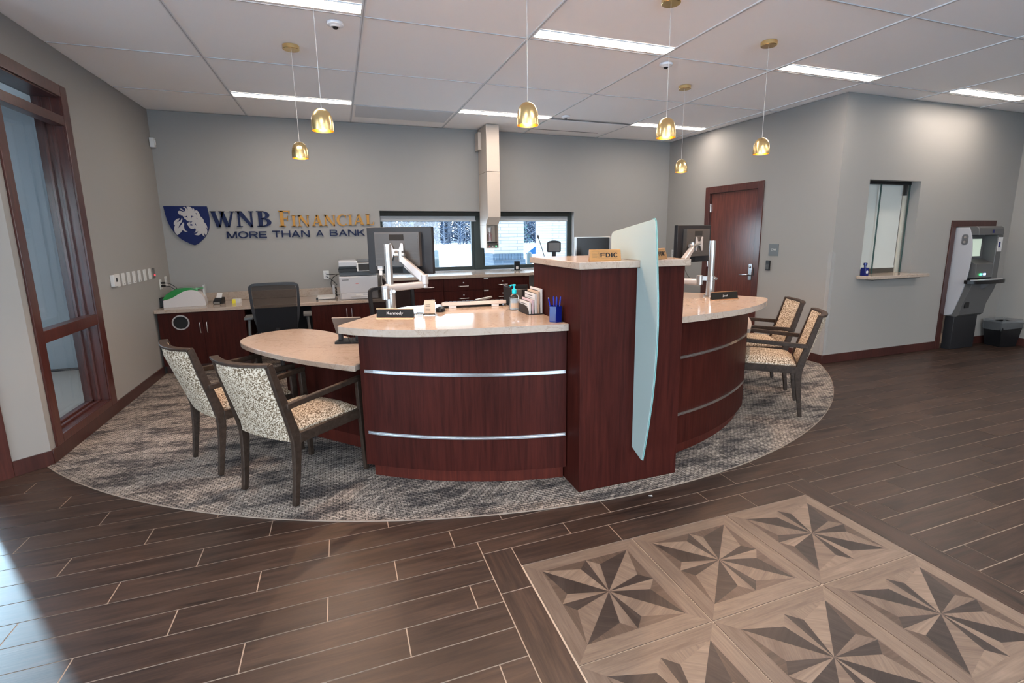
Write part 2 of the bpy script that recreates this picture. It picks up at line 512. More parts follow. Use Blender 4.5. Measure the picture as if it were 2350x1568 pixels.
def build_inlay():
    s = .6028
    def tile(flip):
        mb = MB(); uvs = []; rnd = random.Random(7 if flip else 3)
        g = .0012
        def poly(pts, m, d, z=.0006):
            vs = [((x)*s, -(y)*s, z) for x, y in pts]
            ar = sum(vs[i-1][0]*vs[i][1]-vs[i][0]*vs[i-1][1] for i in range(len(vs)))
            if ar < 0: vs = vs[::-1]
            mb.add(vs, [tuple(range(len(vs)))], m)
            uvs.append((d, rnd.random(), rnd.random()*30))
        e = g/s; i0, i1 = .12, .878
        poly([(e,e),(1-e,e),(i1,i0),(i0,i0)], 0, 0)
        poly([(1-e,e),(1-e,1-e),(i1,i1),(i1,i0)], 0, 90)
        poly([(1-e,1-e),(e,1-e),(i0,i1),(i1,i1)], 0, 0)
        poly([(e,1-e),(e,e),(i0,i0),(i0,i1)], 0, 90)
        c = (.493, .499); mid = .497
        cor = [(i0,i0),(i1,i0),(i1,i1),(i0,i1)]
        mids = [(mid,i0),(i1,mid),(mid,i1),(i0,mid)]
        side = [(.41,.205),(.58,.205),(.79,.415),(.79,.588),(.578,.793),(.41,.79),(.195,.585),(.195,.415)]
        # corner rays: kites cor[k] between side[2k-1], side[2k]; edge rays: mids[k] between side[2k], side[2k+1]
        for k in range(4):
            A = side[(2*k-1) % 8]; B = side[2*k]; C = side[2*k+1]
            dk, lt = (2, 1) if True else (1, 2)
            x = [(1 if k in (0, 2) else 1), 0]
            pairs = {0: (2, 0), 1: (2, 0), 2: (2, 0), 3: (2, 0)}
            a, b = (2, 0) if not flip else (0, 2)
            # half towards the previous side, half towards the next
            poly([c, A, cor[k]], a, 45+90*k+15)
            poly([c, cor[k], B], b, 45+90*k-15)
            poly([c, B, mids[k]], a, 90*k+100)
            poly([c, mids[k], C], b, 90*k+80)
            n1, n2 = ((1, 0) if k % 2 == 0 else (1, 1))
            poly([cor[k], mids[k], B], n1 if not flip else n2, 90*k)
            poly([mids[k], cor[(k+1) % 4], C], n2 if flip else n1, 90*k+90)
        mb.box(g, s-g, -s+g, -g, -.004, .0002, 0)
        uvs += [(0, .5, 0)]*6
        o = mb.build('medallion_tile', [M_pl_light, M_pl_mid, M_pl_dark], floor)
        me = o.data; u1 = me.uv_layers.new(name='UVMap'); u2 = me.uv_layers.new(name='rnd')
        for p, (d, r, q) in zip(me.polygons, uvs):
            a = radians(d)
            for li in p.loop_indices:
                co = me.vertices[me.loops[li].vertex_index].co
                u1.data[li].uv = (co.x*cos(a)+co.y*sin(a)+q, -co.x*sin(a)+co.y*cos(a)+q); u2.data[li].uv = (r, r)
        return o
    src = {}
    for j in range(4):
        for i in range(3):
            fl = not (j == 0 and i < 2)
            if fl not in src: o = src[fl] = tile(fl)
            else: o = src[fl].copy(); COL.objects.link(o)
            o.location = (.7185+i*.6056, 2.013-j*.6056, 0)
build_inlay()

# --- carpet: the desk alcove plus the round nose
CC, CRR = (1.636, 6.976), 4.586
a0 = atan2(4.195-CC[1], XL+.012-CC[0]); a0 = a0 if a0 < 0 else a0-2*pi
a1 = atan2(4.195-CC[1], XR-.012-CC[0])
nose = arc(CC[0], CC[1], CRR, a0, a1, 72)
mb = MB(); mb.prism(nose+[(XR-.012, YB-.01), (XL+.012, YB-.01)], .0007, .007)
cp = mb.build('area_carpet', M_carpet)
tag(cp, 'grey and beige patterned carpet with a rounded front edge under the desks', 'carpet')
mb = MB(); rim = arc(CC[0], CC[1], CRR+.004, a0, a1, 90)
mb.bar([(x, y, .0045) for x, y in rim], .0045, .006)
tag(mb.build('edge_strip', mat('carpet_edge_strip', (.26,.20,.16), .5), cp), 'thin light edging strip')

# --- walls
WT = .16
mb = MB()
# left wall with tall opening window_1 (y 4.36..5.22, z .15..2.68)
mb.box(XL-WT, XL, 5.25, YB+WT, 0, CEIL); mb.box(XL-WT, XL, 4.22, 4.36, 0, CEIL)
mb.box(XL-WT, XL, 4.36, 5.25, 0, .14); mb.box(XL-WT, XL, 4.36, 5.25, 2.69, CEIL)
structure('wall_left', mb, M_wall)
# diagonal return at the left
dg = Vector((-.197, -.16, 0)).normalized(); p0 = Vector((XL, 4.22, 0)); nrm = Vector((dg.y, -dg.x, 0))*-1
def diag(mb, s0, s1, t0, t1, z0, z1, m=0):
    a = p0+dg*s0; b = p0+dg*s1; n = Vector((-.63, .776, 0))
    n = Vector((dg.y, -dg.x, 0)); 
    if n.y < 0: n = -n
    pts = [(a+n*t0), (b+n*t0), (b+n*t1), (a+n*t1)]
    mb.prism([(p.x, p.y) for p in pts], z0, z1, m=m)
mb = MB(); diag(mb, 0, .22, 0, WT, 0, CEIL); diag(mb, .22, 1.35, 0, WT, 2.45, CEIL); diag(mb, 1.35, 2.2, 0, WT, 0, CEIL)
structure('wall_left_return', mb, M_wall)
mb = MB(); diag(mb, .20, .36, -.018, 0, 0, 2.30); diag(mb, .22, .36, 0, WT, 0, 2.30); diag(mb, 1.29, 1.38, -.02, WT+.02, 0, 2.30); diag(mb, .36, 1.29, -.02, WT+.02, 2.21, 2.30)
o = structure('door_1', mb, M_frame, bevel=.003)
mb = MB(); diag(mb, .361, .385, .04, .085, .01, 2.205); diag(mb, 1.26, 1.285, .04, .085, .01, 2.205); diag(mb, .385, 1.26, .04, .085, 2.15, 2.205); diag(mb, .385, 1.26, .04, .085, .01, .08); lf = mb.build('door_leaf', M_door, o)
mb = MB(); diag(mb, .386, 1.259, .060, .066, .081, 2.149); mb.build('pane', M_pane, lf)
mb = MB(); diag(mb, .20, 1.38, -.001, WT, 2.30, 2.45); structure('wall_over_door', mb, M_wall)
pe = p0+dg*2.2
mb = MB()
# unseen front-left lobby wall, tall windows added for daylight from the left
xs = pe.x
mb.box(xs-WT, xs, 1.9, pe.y+.06, 0, CEIL)
mb.box(xs-WT, xs, YBACK, -3.9, 0, CEIL); mb.box(xs-WT, xs, -3.9, 1.9, 0, .1); mb.box(xs-WT, xs, -3.9, 1.9, 2.7, CEIL)
for y in (-2.45, -1.0, .45): mb.box(xs-WT, xs, y-.05, y+.05, .1, 2.7)
structure('wall_front_left', mb, M_wall)
mb = MB(); mb.box(xs-.09, xs-.08, -3.9, 1.9, .1, 2.7)
o = structure('window_3', mb, M_pane)
# back wall with the drive-up window opening
WX0, WX1, WZ0, WZ1 = .575, 3.56, 1.035, 1.90
mb = MB()
mb.box(XL-WT, WX0, YB, YB+.22, 0, CEIL); mb.box(WX1, XR+WT, YB, YB+.22, 0, CEIL)
mb.box(WX0, WX1, YB, YB+.22, 0, WZ0); mb.box(WX0, WX1, YB, YB+.22, WZ1, CEIL)
structure('wall_back', mb, M_wall)
# right wall of the alcove with door opening (y 5.33..6.32)
DY0, DY1, DZ = 5.33, 6.32, 2.16
mb = MB()
mb.box(XR, XR+WT, YF, DY0, 0, CEIL); mb.box(XR, XR+WT, DY1, YB+WT, 0, CEIL); mb.box(XR, XR+WT, DY0, DY1, DZ, CEIL)
structure('wall_right', mb, M_wall)
# wall facing the lobby, with transaction window and cash machine openings
TX0, TX1, TZ0, TZ1 = 5.80, 6.68, 1.035, 2.14
AX0, AX1, AZ1 = 7.43, 8.02, 1.60
mb = MB()
mb.box(XR+WT, TX0, YF, YF+WT, 0, CEIL); mb.box(TX0, TX1, YF, YF+WT, 0, TZ0-.04); mb.box(TX0, TX1, YF, YF+WT, TZ1, CEIL)
mb.box(TX1, AX0, YF, YF+WT, 0, CEIL); mb.box(AX0, AX1, YF, YF+WT, AZ1, CEIL); mb.box(AX1, XFAR, YF, YF+WT, 0, CEIL)
structure('wall_right_front', mb, M_wall)
mb = MB(); mb.box(XFAR, XFAR+WT, YBACK, 7.0, 0, CEIL); structure('wall_far_right', mb, M_wall)
# unseen wall behind the viewer, its tall glazing sized to light the ceiling
mb = MB()
ops = [(-1.0, 1.3), (1.4, 3.7)]
x = pe.x-WT
for a, b in ops:
    mb.box(x, a, YBACK-WT, YBACK, 0, CEIL); mb.box(a, b, YBACK-WT, YBACK, 2.97, CEIL); mb.box(a, b, YBACK-WT, YBACK, 0, .1); x = b
mb.box(x, XFAR+WT, YBACK-WT, YBACK, 0, CEIL)
structure('wall_front', mb, M_wall)
mb = MB()
for a, b in ops: mb.box(a, b, YBACK-.09, YBACK-.08, .1, 2.97)
structure('window_4', mb, M_pane)
# room behind the counter door and teller window
mb = MB()
mb.box(XR+WT, XFAR, 6.9, 7.0, 0, CEIL); structure('wall_back_room', mb, M_offwhite)
# side office behind window_1
mb = MB()
mb.box(-7.4, -7.3, 2.6, 7.6, 0, CEIL); mb.box(-7.3, pe.x-WT, 2.5, 2.6, 0, CEIL)
mb.box(-7.3, XL-WT, 7.5, 7.6, 0, .6); mb.box(-7.3, XL-WT, 7.5, 7.6, 2.7, CEIL); mb.box(-7.3, -6.6, 7.5, 7.6, .6, 2.7); mb.box(-4.36, XL-WT, 7.5, 7.6, .6, 2.7)  # opening edge set so sun reaches door_1 but misses window_1
structure('wall_office', mb, M_offwhite)
mb = MB(); mb.box(-7.4, XL-WT, 2.6, 7.6, -.10, -.005); structure('floor_office', mb, M_carpet)

# --- ceiling
mb = MB(); mb.box(-7.5, XFAR+WT, YBACK-WT, YB+.3, CEIL+.004, CEIL+.12); ceiling = structure('ceiling', mb, M_ceil)
mb = MB()
for x in AX[:]:
    if x > XFAR: continue
    mb.box(x-.012, x+.012, YBACK, YB if (x > XL and x < XR) else YF, CEIL-.003, CEIL+.006)
    mb.box(x-.0035, x+.0035, YBACK, YB if (x > XL and x < XR) else YF, CEIL-.0036, CEIL-.002, 1)
for y in BY:
    for x0, x1 in zip(AX, AX[1:]):
        a, b = x0+.012, x1-.012
        if y > YF: a = max(a, XL+.01); b = min(b, XR-.01)
        if b > a: mb.box(a, min(b, XFAR), y-.005, y+.005, CEIL-.002, CEIL+.006, 2)
mb.build('ceiling_grid', [M_grid, mat('grid_shadow_line', (.42,.41,.40), .6), mat('grid_cross_tee', (.50,.48,.47), .6)], ceiling)

# --- baseboards
def bb(name, *boxes):
    mb = MB()
    for b in boxes: mb.box(*b)
    return structure(name, mb, M_base, bevel=.002)
bb('baseboard_left', (XL, XL+.013, 4.22, 6.66, .001, .105))
mb = MB(); diag(mb, -.003, .199, -.013, 0, .001, .105); structure('baseboard_left_return', mb, M_base)
mb = MB(); diag(mb, 1.38, 2.2, -.013, 0, .001, .105); structure('baseboard_front_left', mb, M_base)
bb('baseboard_right', (XR-.013, XR, YF+.0, DY0-.075, .001, .105))
bb('baseboard_right_front', (XR-.013, AX0-.075, YF-.013, YF, .001, .105), (AX1-.03, XFAR, YF-.013, YF, .001, .105))
bb('baseboard_far_right', (XFAR-.013, XFAR, YBACK, YF-.013, .001, .105))

# --- window_1: office sidelight with deep cherry frame
w1 = bpy.data.objects.new('window_1', None); COL.objects.link(w1); w1['kind'] = 'structure'
x0, x1 = XL-WT-.02, XL+.015
mb = MB()
yA, yB = 4.285, 5.325
mb.box(XL, x1, yB-.105, yB, .105, 2.76); mb.box(XL, x1, yA, yA+.09, .105, 2.76); mb.box(XL, x1, yA+.09, yB-.105, 2.67, 2.76)
mb.box(XL, x1, yA+.09, yB-.105, .105, .165)
mb.build('casing', M_frame, w1, bevel=.003)
mb = MB()
mb.box(x0, XL, 5.22, 5.25, .14, 2.69); mb.box(x0, XL, 4.36, 4.375, .14, 2.69); mb.box(x0, XL, 4.375, 5.22, 2.66, 2.69); mb.box(x0, XL, 4.375, 5.22, .14, .165)
for d in (.05, .105): mb.box(x0+d, x0+d+.02, 5.195, 5.22, .165, 2.66)
for d in (.05, .105): mb.box(x0+d, x0+d+.02, 4.375, 5.22, .165, .18); 
mb.build('jamb', M_frame, w1, bevel=.002)
mb = MB(); mb.box(XL-.07, x1-.004, 4.375, 5.22, 2.45, 2.52); mb.build('transom_rail', M_frame, w1, bevel=.002)
mb = MB(); mb.box(XL-.07, x1-.004, 4.375, 5.22, .838, .925); mb.build('middle_rail', M_frame, w1, bevel=.002)
mb = MB(); mb.box(XL-.165, XL-.159, 4.375, 5.215, .165, 2.66); mb.build('pane', M_pane, w1)

# --- window_2: drive-up window in the back wall
w2 = bpy.data.objects.new('window_2', None); COL.objects.link(w2); w2['kind'] = 'structure'
yf = YB+.10
mb = MB()
mb.box(WX0, WX1-.0, yf, yf+.06, WZ0, WZ0+.055); mb.box(WX0, WX1, yf, yf+.06, WZ1-.05, WZ1)
for a, b in ((WX0, WX0+.04), (1.90, 2.10), (WX1-.075, WX1)):
    mb.box(a, b, yf, yf+.06, WZ0+.055, WZ1-.05)
mb.box(1.94, 2.06, yf-.03, yf, WZ0, WZ1-.05)
mb.build('window_frame', M_bronze, w2, bevel=.003)
mb = MB(); mb.box(WX0+.04, 1.90, yf+.03, yf+.036, WZ0+.055, WZ1-.05); mb.build('pane', M_pane, w2)
mb = MB(); mb.box(2.10, WX1-.075, yf+.03, yf+.036, WZ0+.055, WZ1-.05); mb.build('pane', M_pane, w2)
mb = MB(); mb.box(WX0, 2.02, YB+.02, YB+.095, 1.832, 1.897); mb.box(2.06, 3.49, YB+.02, YB+.095, 1.832, 1.897); mb.build('shade_valance', M_valance, w2, bevel=.002)
mb = MB(); mb.box(WX0+.01, 1.955, YB+.06, YB+.066, 1.765, 1.832); mb.cyl((WX0+.01, YB+.063, 1.762), .008, 1.38, axis='x'); mb.build('roller_shade', M_shade, w2)
mb = MB(); mb.box(2.09, 3.47, YB+.06, YB+.066, 1.765, 1.832); mb.cyl((2.09, YB+.063, 1.762), .008, 1.38, axis='x'); mb.build('roller_shade', M_shade, w2)

# --- door_2: cherry door in the right alcove wall
mb = MB()
mb.box(XR-.016, XR+.02, DY1-.03, DY1+.065, .001, DZ+.065); mb.box(XR-.016, XR+.02, DY0-.065, DY0+.03, .001, DZ+.065); mb.box(XR-.016, XR+.02, DY0+.03, DY1-.03, DZ-.03, DZ+.065)
mb.box(XR+.02, XR+WT, DY1-.03, DY1, .001, DZ); mb.box(XR+.02, XR+WT, DY0, DY0+.03, .001, DZ); mb.box(XR+.02, XR+WT, DY0+.03, DY1-.03, DZ-.03, DZ)
d2 = structure('door_2', mb, M_frame, bevel=.003)
mb = MB(); mb.box(XR+.022, XR+.067, DY0+.034, DY1-.036, .008, DZ-.034); leaf = mb.build('door_leaf', M_door, d2, bevel=.002)
for z in (1.92, 1.10, .25):
    mb = MB(); mb.box(XR+.004, XR+.030, DY1-.046, DY1-.026, z-.06, z+.06); mb.cyl((XR+.006, DY1-.036, z-.06), .008, .12, 10)
    mb.build('hinge', M_satin, d2)
mb = MB(); mb.box(XR+.008, XR+.022, 5.395, 5.455, .90, 1.125)
hp = mb.build('lock_plate', M_lever, leaf, bevel=.003)
mb = MB(); mb.lathe([(.017, 0), (.017, -.008), (.010, -.012)], (XR+.008, 5.425, 1.085), 16, axis='x')
mb.tube([(XR+.01, 5.425, .975), (XR-.045, 5.425, .975), (XR-.052, 5.44, .975), (XR-.050, 5.50, .972), (XR-.044, 5.565, .968)], [.011, .011, .011, .010, .008], 12)
mb.build('lever_handle', M_lever, leaf, smooth=True)
mb = MB(); mb.box(XR-.018, XR-.012, DY0+.0, DY0+.014, .97, 1.08); mb.build('strike', M_dark, d2)

# --- teller window in the lobby wall
w5 = bpy.data.objects.new('window_5', None); COL.objects.link(w5); w5['kind'] = 'structure'
gy = YF+.12
mb = MB(); mb.box(TX0, TX1, gy-.012, gy+.03, TZ1-.035, TZ1-.002); mb.box(TX1-.085, TX1-.055, gy-.01, gy+.02, TZ1-.16, TZ1-.035); mb.build('head_track', M_dark, w5)
mb = MB(); mb.box(TX0, 6.17, gy, gy+.008, TZ0+.004, TZ1-.035); mb.build('pane', M_pane, w5)
mb = MB(); mb.box(6.15, 6.165, gy-.012, gy-.002, TZ0+.004, TZ1-.035); mb.box(TX1-.022, TX1-.008, gy-.012, gy-.002, TZ0+.004, TZ1-.035); mb.build('glass_edge', mat('dark_glass_edge', (.03,.06,.055), .2), w5)
mb = MB(); mb.box(6.165, TX1-.022, gy-.012, gy-.006, TZ0+.004, TZ1-.035); mb.build('pane', M_pane, w5)
mb = MB(); mb.box(TX0, TX1-.06, gy+.045, gy+.05, TZ0+.09, TZ1-.02); mb.box(TX0, TX1-.06, gy+.04, gy+.055, TZ0+.06, TZ0+.09)
mb.build('blind', mat('white_blind', (.62,.59,.55), .7), w5)
mb = MB(); mb.box(TX1-.055, TX1, YF+WT-.02, YF+WT, TZ0, TZ1); mb.build('side_trim', mat('cream_trim', (.62,.55,.46), .5), w5)
mb = MB(); mb.prism([(TX0-.06, YF-.02), (TX0-.06+.05, YF-.165), (6.82-.03, YF-.165), (6.82, YF-.14), (6.82, YF-.002), (TX1, YF-.002), (TX1, YF+WT), (TX0, YF+WT), (TX0, YF-.002), (TX0-.06, YF-.002)], TZ0-.038, TZ0, m=0)
led = mb.build('counter_ledge', M_stone, w5, bevel=.004)
mb = MB(); mb.box(5.9, 6.72, YF-.10, YF, TZ0-.055, TZ0-.038); mb.build('ledge_support', M_grey, w5)

# --- corner guard on the outside corner
mb = MB(); mb.box(XR-.004, XR-.001, YF-.003, YF+.045, .106, 1.32); mb.box(XR-.004, XR+.045, YF-.004, YF-.001, .106, 1.32)
o = mb.build('corner_guard', mat('clear_corner_guard', (.5,.49,.48), .3, alpha=.14)); tag(o, 'clear plastic corner guard on the outside wall corner', 'corner guard')

# ================================================================== CEILING FIXTURES
def ceiling_light(x0, x1, y, label):
    t = thing('ceiling_light', label, 'ceiling light', ((x0+x1)/2, y, CEIL), group='slim ceiling light bars')
    L = (x1-x0)/2; w = .07
    mb = MB(); mb.box(-L, L, -w, -w+.006, -.006, .003); mb.box(-L, L, w-.006, w, -.006, .003); mb.box(-L, -L+.006, -w+.006, w-.006, -.006, .003); mb.box(L-.006, L, -w+.006, w-.006, -.006, .003)
    mb.build('frame', M_grid, t)
    mb = MB(); mb.box(-L+.006, L-.006, -w+.006, w-.006, -.003, .002); mb.build('diffuser', M_panel, t)
    return t
lights = [
 (1, 5, 0, 'white light bar above the blue and gold wall lettering'),
 (3, 5, 0, 'white light bar ahead of the beige duct, left of the round sensor'),
 (5, 5, 0, 'white light bar over the back right corner, beyond the hanging brass lamps'),
 (1, 3, 0, 'bright light bar cut off by the top edge, beside the round detector'),
 (3, 3, 0, 'longest bright light bar, in the middle of the ceiling'),
 (5, 3, 0, 'light bar above the corner of the jutting grey wall'),
 (7, 3, 0, 'light bar furthest right, above the cash machine wall'),
]
for (a, r, _, lab) in lights:
    i = a+2
    y = 6.386-.078 if r == 5 else 3.909-.125
    x0 = AX[i]+.012; x1 = AX[i+1]-.012
    if x1 > XR and r == 5: x1 = XR-.03
    ceiling_light(x0, x1, y, lab)
ceiling_light(5.9, 7.1, 5.3, 'light bar in the room behind the teller window')
for r, yy in ((1, 1.30), (2, -1.15), (3, -3.6)):
    for i in (1, 3, 5, 7, 9):
        ceiling_light(AX[i]+.012, AX[i+1]-.012, yy, 'white light bar in the ceiling behind the viewer')

def pendant(x, y, label):
    t = thing('pendant_lamp', label, 'pendant lamp', (x, y, CEIL), group='brass bell pendant lamps')
    H = CEIL-2.19
    mb = MB(); mb.lathe([(0, -.032), (.058, -.032), (.062, -.028), (.062, -.0005), (0, -.0005)], n=36)
    mb.build('canopy', M_brass2 if False else M_brass, t, smooth=True)
    mb = MB(); mb.tube([(0, 0, -.03), (0, 0, -H+.128)], .0016, 6); mb.build('cord', mat_cord, t)
    zb = -H
    prof = [(.064, 0), (.0645, .02), (.063, .05), (.058, .08), (.047, .106), (.030, .122), (.012, .129), (0, .130)]
    inn = [(.0, .125), (.028, .117), (.044, .102), (.055, .078), (.060, .05), (.0615, .02), (.0615, 0)]
    mb = MB(); mb.lathe([(r, z+zb) for r, z in prof], n=40)
    n0 = len(mb.f)
    mb.lathe([(r, z+zb) for r, z in inn], n=40, m=1); mb.lathe([(.0615, zb), (.064, zb)], n=40, m=0)
    # drop the disc caps that lathe adds at open rims
    keep = [(f, k) for f, k in zip(mb.f, mb.m) if len(f) < 10]
    mb.f = [f for f, k in keep]; mb.m = [k for f, k in keep]
    mb.build('lamp_shade', [M_brass, M_brass_in], t, smooth=True)
    mb = MB(); mb.lathe([(0, zb+.020), (.018, zb+.024), (.028, zb+.036), (.029, zb+.05), (.018, zb+.075), (.012, zb+.10), (0, zb+.10)], n=20)
    mb.build('bulb', M_bulb, t, smooth=True)
    ld = bpy.data.lights.new('pendant_light', 'SPOT'); ld.energy = PEND_W; ld.color = (1, .60, .36)
    ld.spot_size = radians(128); ld.spot_blend = .35; ld.shadow_soft_size = .025
    lo = bpy.data.objects.new('pendant_light', ld); COL.objects.link(lo); lo.parent = t; lo.location = (0, 0, zb+.014)
    return t
mat_cord = mat('pale_cord', (.55, .50, .46), .5)
for x, y, lab in ((-.235, 4.64, 'brass pendant lamp hanging lowest over the left oval table, furthest from the window'),
                  (-.035, 3.42, 'brass pendant lamp above the lettering, between the far left lamp and the central one'),
                  (1.10, 2.90, 'brass pendant lamp in the middle, in front of the window wall and beige duct'),
                  (2.13, 2.99, 'brass pendant lamp before the back right corner, its canopy cut by the top edge'),
                  (3.33, 3.36, 'brass pendant lamp furthest right, hanging above the cherry door'),
                  (3.47, 4.58, 'small far brass pendant lamp left of the cherry door top')):
    pendant(x, y, lab)

for x, y, lab, cam_ in ((.095, 4.07, 'white round ceiling camera near the top left light bar', 1), (2.864, 4.06, 'white round ceiling camera in the middle, behind a lamp cord', 1), (2.862, 6.17, 'small white ceiling sensor far back, beside the duct', 0)):
    t = thing('ceiling_camera', lab, 'ceiling camera', (x, y, CEIL), group='round devices on the ceiling')
    mb = MB(); mb.lathe([(0, -.030), (.030, -.030), (.040, -.022), (.056, -.018), (.058, 0), (0, 0)][::1], n=32); mb.build('housing', M_detector, t, smooth=True)
    mb = MB(); mb.lathe([(0, -.044), (.012, -.042), (.020, -.032), (.020, -.028), (0, -.028)], n=20); mb.build('lens', M_dark, t, smooth=True)

t = thing('air_diffuser', 'white linear air vent panel with dark slots, right of the duct', 'air vent', (3.322, 6.66, CEIL))
mb = MB(); mb.box(-.59, .59, -.262, .33, -.004, -.0005); mb.build('panel', M_ceil, t)
m_slot = mat('vent_slot', (.06,.06,.06), .6)
mb = MB(); mb.box(-.59, .59, -.345, -.318, -.006, -.0045); mb.build('slot', m_slot, t)
mb = MB(); mb.box(-.59, .45, .335, .350, -.006, -.0005); mb.build('slot', m_slot, t)
t = thing('air_diffuser', 'plain white air panel set in the ceiling, left of the duct', 'air vent', (.885, 6.66, CEIL))
mb = MB(); mb.box(-.57, .57, -.262, .33, -.004, -.0005); mb.build('panel', mat('vent_panel_grey', (.62,.62,.62), .5), t)

# ================================================================== CENTRAL DESK
MX = 3.24
def mir(pts, f): return [(MX-x, y) for x, y in pts] if f else list(pts)
# tower
t = thing('desk_pillar', 'tall cherry wood pillar at the centre of the round desk', 'desk pillar', (1.62, 2.9, 0))
mb = MB(); mb.box(-.351, .354, -.376, .35, .0075, 1.363); mb.build('body', M_cherry, t, bevel=.002)
mb = MB(); mb.prism([(-.375, -.405), (.375, -.405), (.38, -.37), (.38, .37), (-.375, .37)], 1.3635, 1.404); mb.build('stone_top', M_stone, t, bevel=.004)
# glass fin
gx = 1.64
prof = [(2.83, 1.395), (2.83, 1.54), (2.822, 1.56), (2.80, 1.572), (2.39, 1.632), (2.372, 1.634), (2.361, 1.622), (2.345, 1.50), (2.333, 1.38), (2.315, 1.2), (2.307, 1.05), (2.309, .9), (2.318, .75), (2.335, .6), (2.36, .45), (2.385, .32), (2.41, .205), (2.418, .203), (2.522, .245), (2.522, 1.362), (2.493, 1.362), (2.493, 1.408), (2.52, 1.4055)]
prof = [(2.83, 1.4055)]+prof[1:-1]+[(2.493, 1.4055)]
prof = prof[:-2]+[(2.493, 1.4055)]
mb = MB(); mb.prism(prof, gx-.006, gx+.006, axis='x')
fin = mb.build('glass_fin', M_frost, None, bevel=.002)
tag(fin, 'tall frosted glass fin standing on the front of the wood pillar', 'glass panel')
mb = MB(); mb.bar([(gx, y-.001, z) for y, z in prof[4:17]], .0125, .004, up=(1, 0, 0)); mb.build('polished_edge', M_frostedge, fin)

ARC_C, ARC_R = (1.62, 5.167), 2.5
def arcpts(R, xa, xb, n=16):
    a = math.asin((xa-ARC_C[0])/R); b = math.asin((xb-ARC_C[0])/R)
    return [(ARC_C[0]+R*sin(a+(b-a)*i/n), ARC_C[1]-R*cos(a+(b-a)*i/n)) for i in range(n+1)]
def counter(f):
    side = 'right' if f else 'left'
    t = thing('curved_counter', 'curved cherry counter with two metal strips on the '+side+' of the pillar', 'counter', (0, 0, 0), group='curved desk counters')
    front = arcpts(ARC_R, .075, 1.262)
    body = front+[(1.262, 3.265), (1.615, 3.265), (1.615, 3.68), (.42, 3.68)]
    mb = MB(); mb.prism(mir(body, f), .10, .988); mb.build('body', M_cherry, t)
    kick = arcpts(ARC_R-.045, .125, 1.262)+[(1.262, 3.66), (.43, 3.66)]
    mb = MB(); mb.prism(mir(kick, f), .0075, .10); mb.build('kick_plate', M_cherry_k, t)
    for z in (.325, .73):
        pts = arcpts(ARC_R+.003, .10, 1.255, 20)
        mb = MB()
        for dz in (-.0075, .0045): mb.bar([(x, y, z+dz) for x, y in mir(pts, f)], .009, .009)
        mb.bar([(x, y+.002, z-.0015) for x, y in mir(pts, f)], .006, .01)
        mb.build('metal_strip', M_alu, t)
    if not f:
        e = [(1.262, 2.665), (1.05, 2.69), (.856, 2.722), (.66, 2.755), (.488, 2.797), (.31, 2.86), (.163, 2.937), (.05, 3.03), (-.015, 3.10), (-.035, 3.125), (-.036, 3.15), (-.02, 3.19)]
    else:
        e = [(1.258, 2.60), (1.05, 2.625), (.856, 2.66), (.66, 2.705), (.488, 2.762), (.31, 2.85), (.163, 2.945), (.06, 3.03), (.00, 3.10), (-.01, 3.125), (-.008, 3.15), (.01, 3.19)]
    st = smoothpts(e, 3)+[(.219, 3.553), (.34, 3.71), (.40, 3.78), (.47, 3.83), (.60, 3.847), (1.617, 3.83), (1.617, 3.27), (1.262, 3.27)]
    mb = MB(); mb.prism(mir(st, f), .9885, 1.03); mb.build('stone_top', M_stone, t, bevel=.005)
    return t
counter(0); counter(1)
def oval_table(f):
    side = 'right' if f else 'left'
    t = thing('oval_table', ('small visible edge of the cream stone table behind the right counter' if f else 'low rounded cream stone table joined to the left counter, in front of two armchairs'), 'table', (0, 0, 0), group='low stone tables')
    ctrl = [(.045, 3.20), (-.10, 3.335), (-.258, 3.50), (-.42, 3.70), (-.568, 3.914), (-.69, 4.12), (-.765, 4.30), (-.775, 4.43), (-.735, 4.56), (-.64, 4.67), (-.52, 4.735), (-.398, 4.748), (-.27, 4.68), (-.143, 4.53), (-.05, 4.36), (.03, 4.18), (.14, 4.02), (.28, 3.90), (.38, 3.79)]
    pts = smoothpts(ctrl, 3)+[(.40, 3.69), (.055, 3.225)]
    mb = MB(); mb.prism(mir(pts, f), .722, .76); mb.build('stone_top', M_stone, t, bevel=.006)
    base = [(-.463, 4.286), (-.40, 4.20), (-.29, 4.08), (-.19, 3.97), (.10, 3.65), (.22, 3.48), (.26, 3.52), (.36, 3.66), (.1, 3.85), (-.1, 4.06), (-.41, 4.34)]
    mb = MB(); mb.prism(mir(base, f), .10, .7215); mb.build('base', M_cherry, t)
    cx = sum(p[0] for p in base)/len(base); cy = sum(p[1] for p in base)/len(base)
    mb = MB(); mb.prism(mir([(cx+(x-cx)*.97, cy+(y-cy)*.97) for x, y in base], f), .0075, .10); mb.build('kick_plate', M_cherry_k, t)
oval_table(0); oval_table(1)

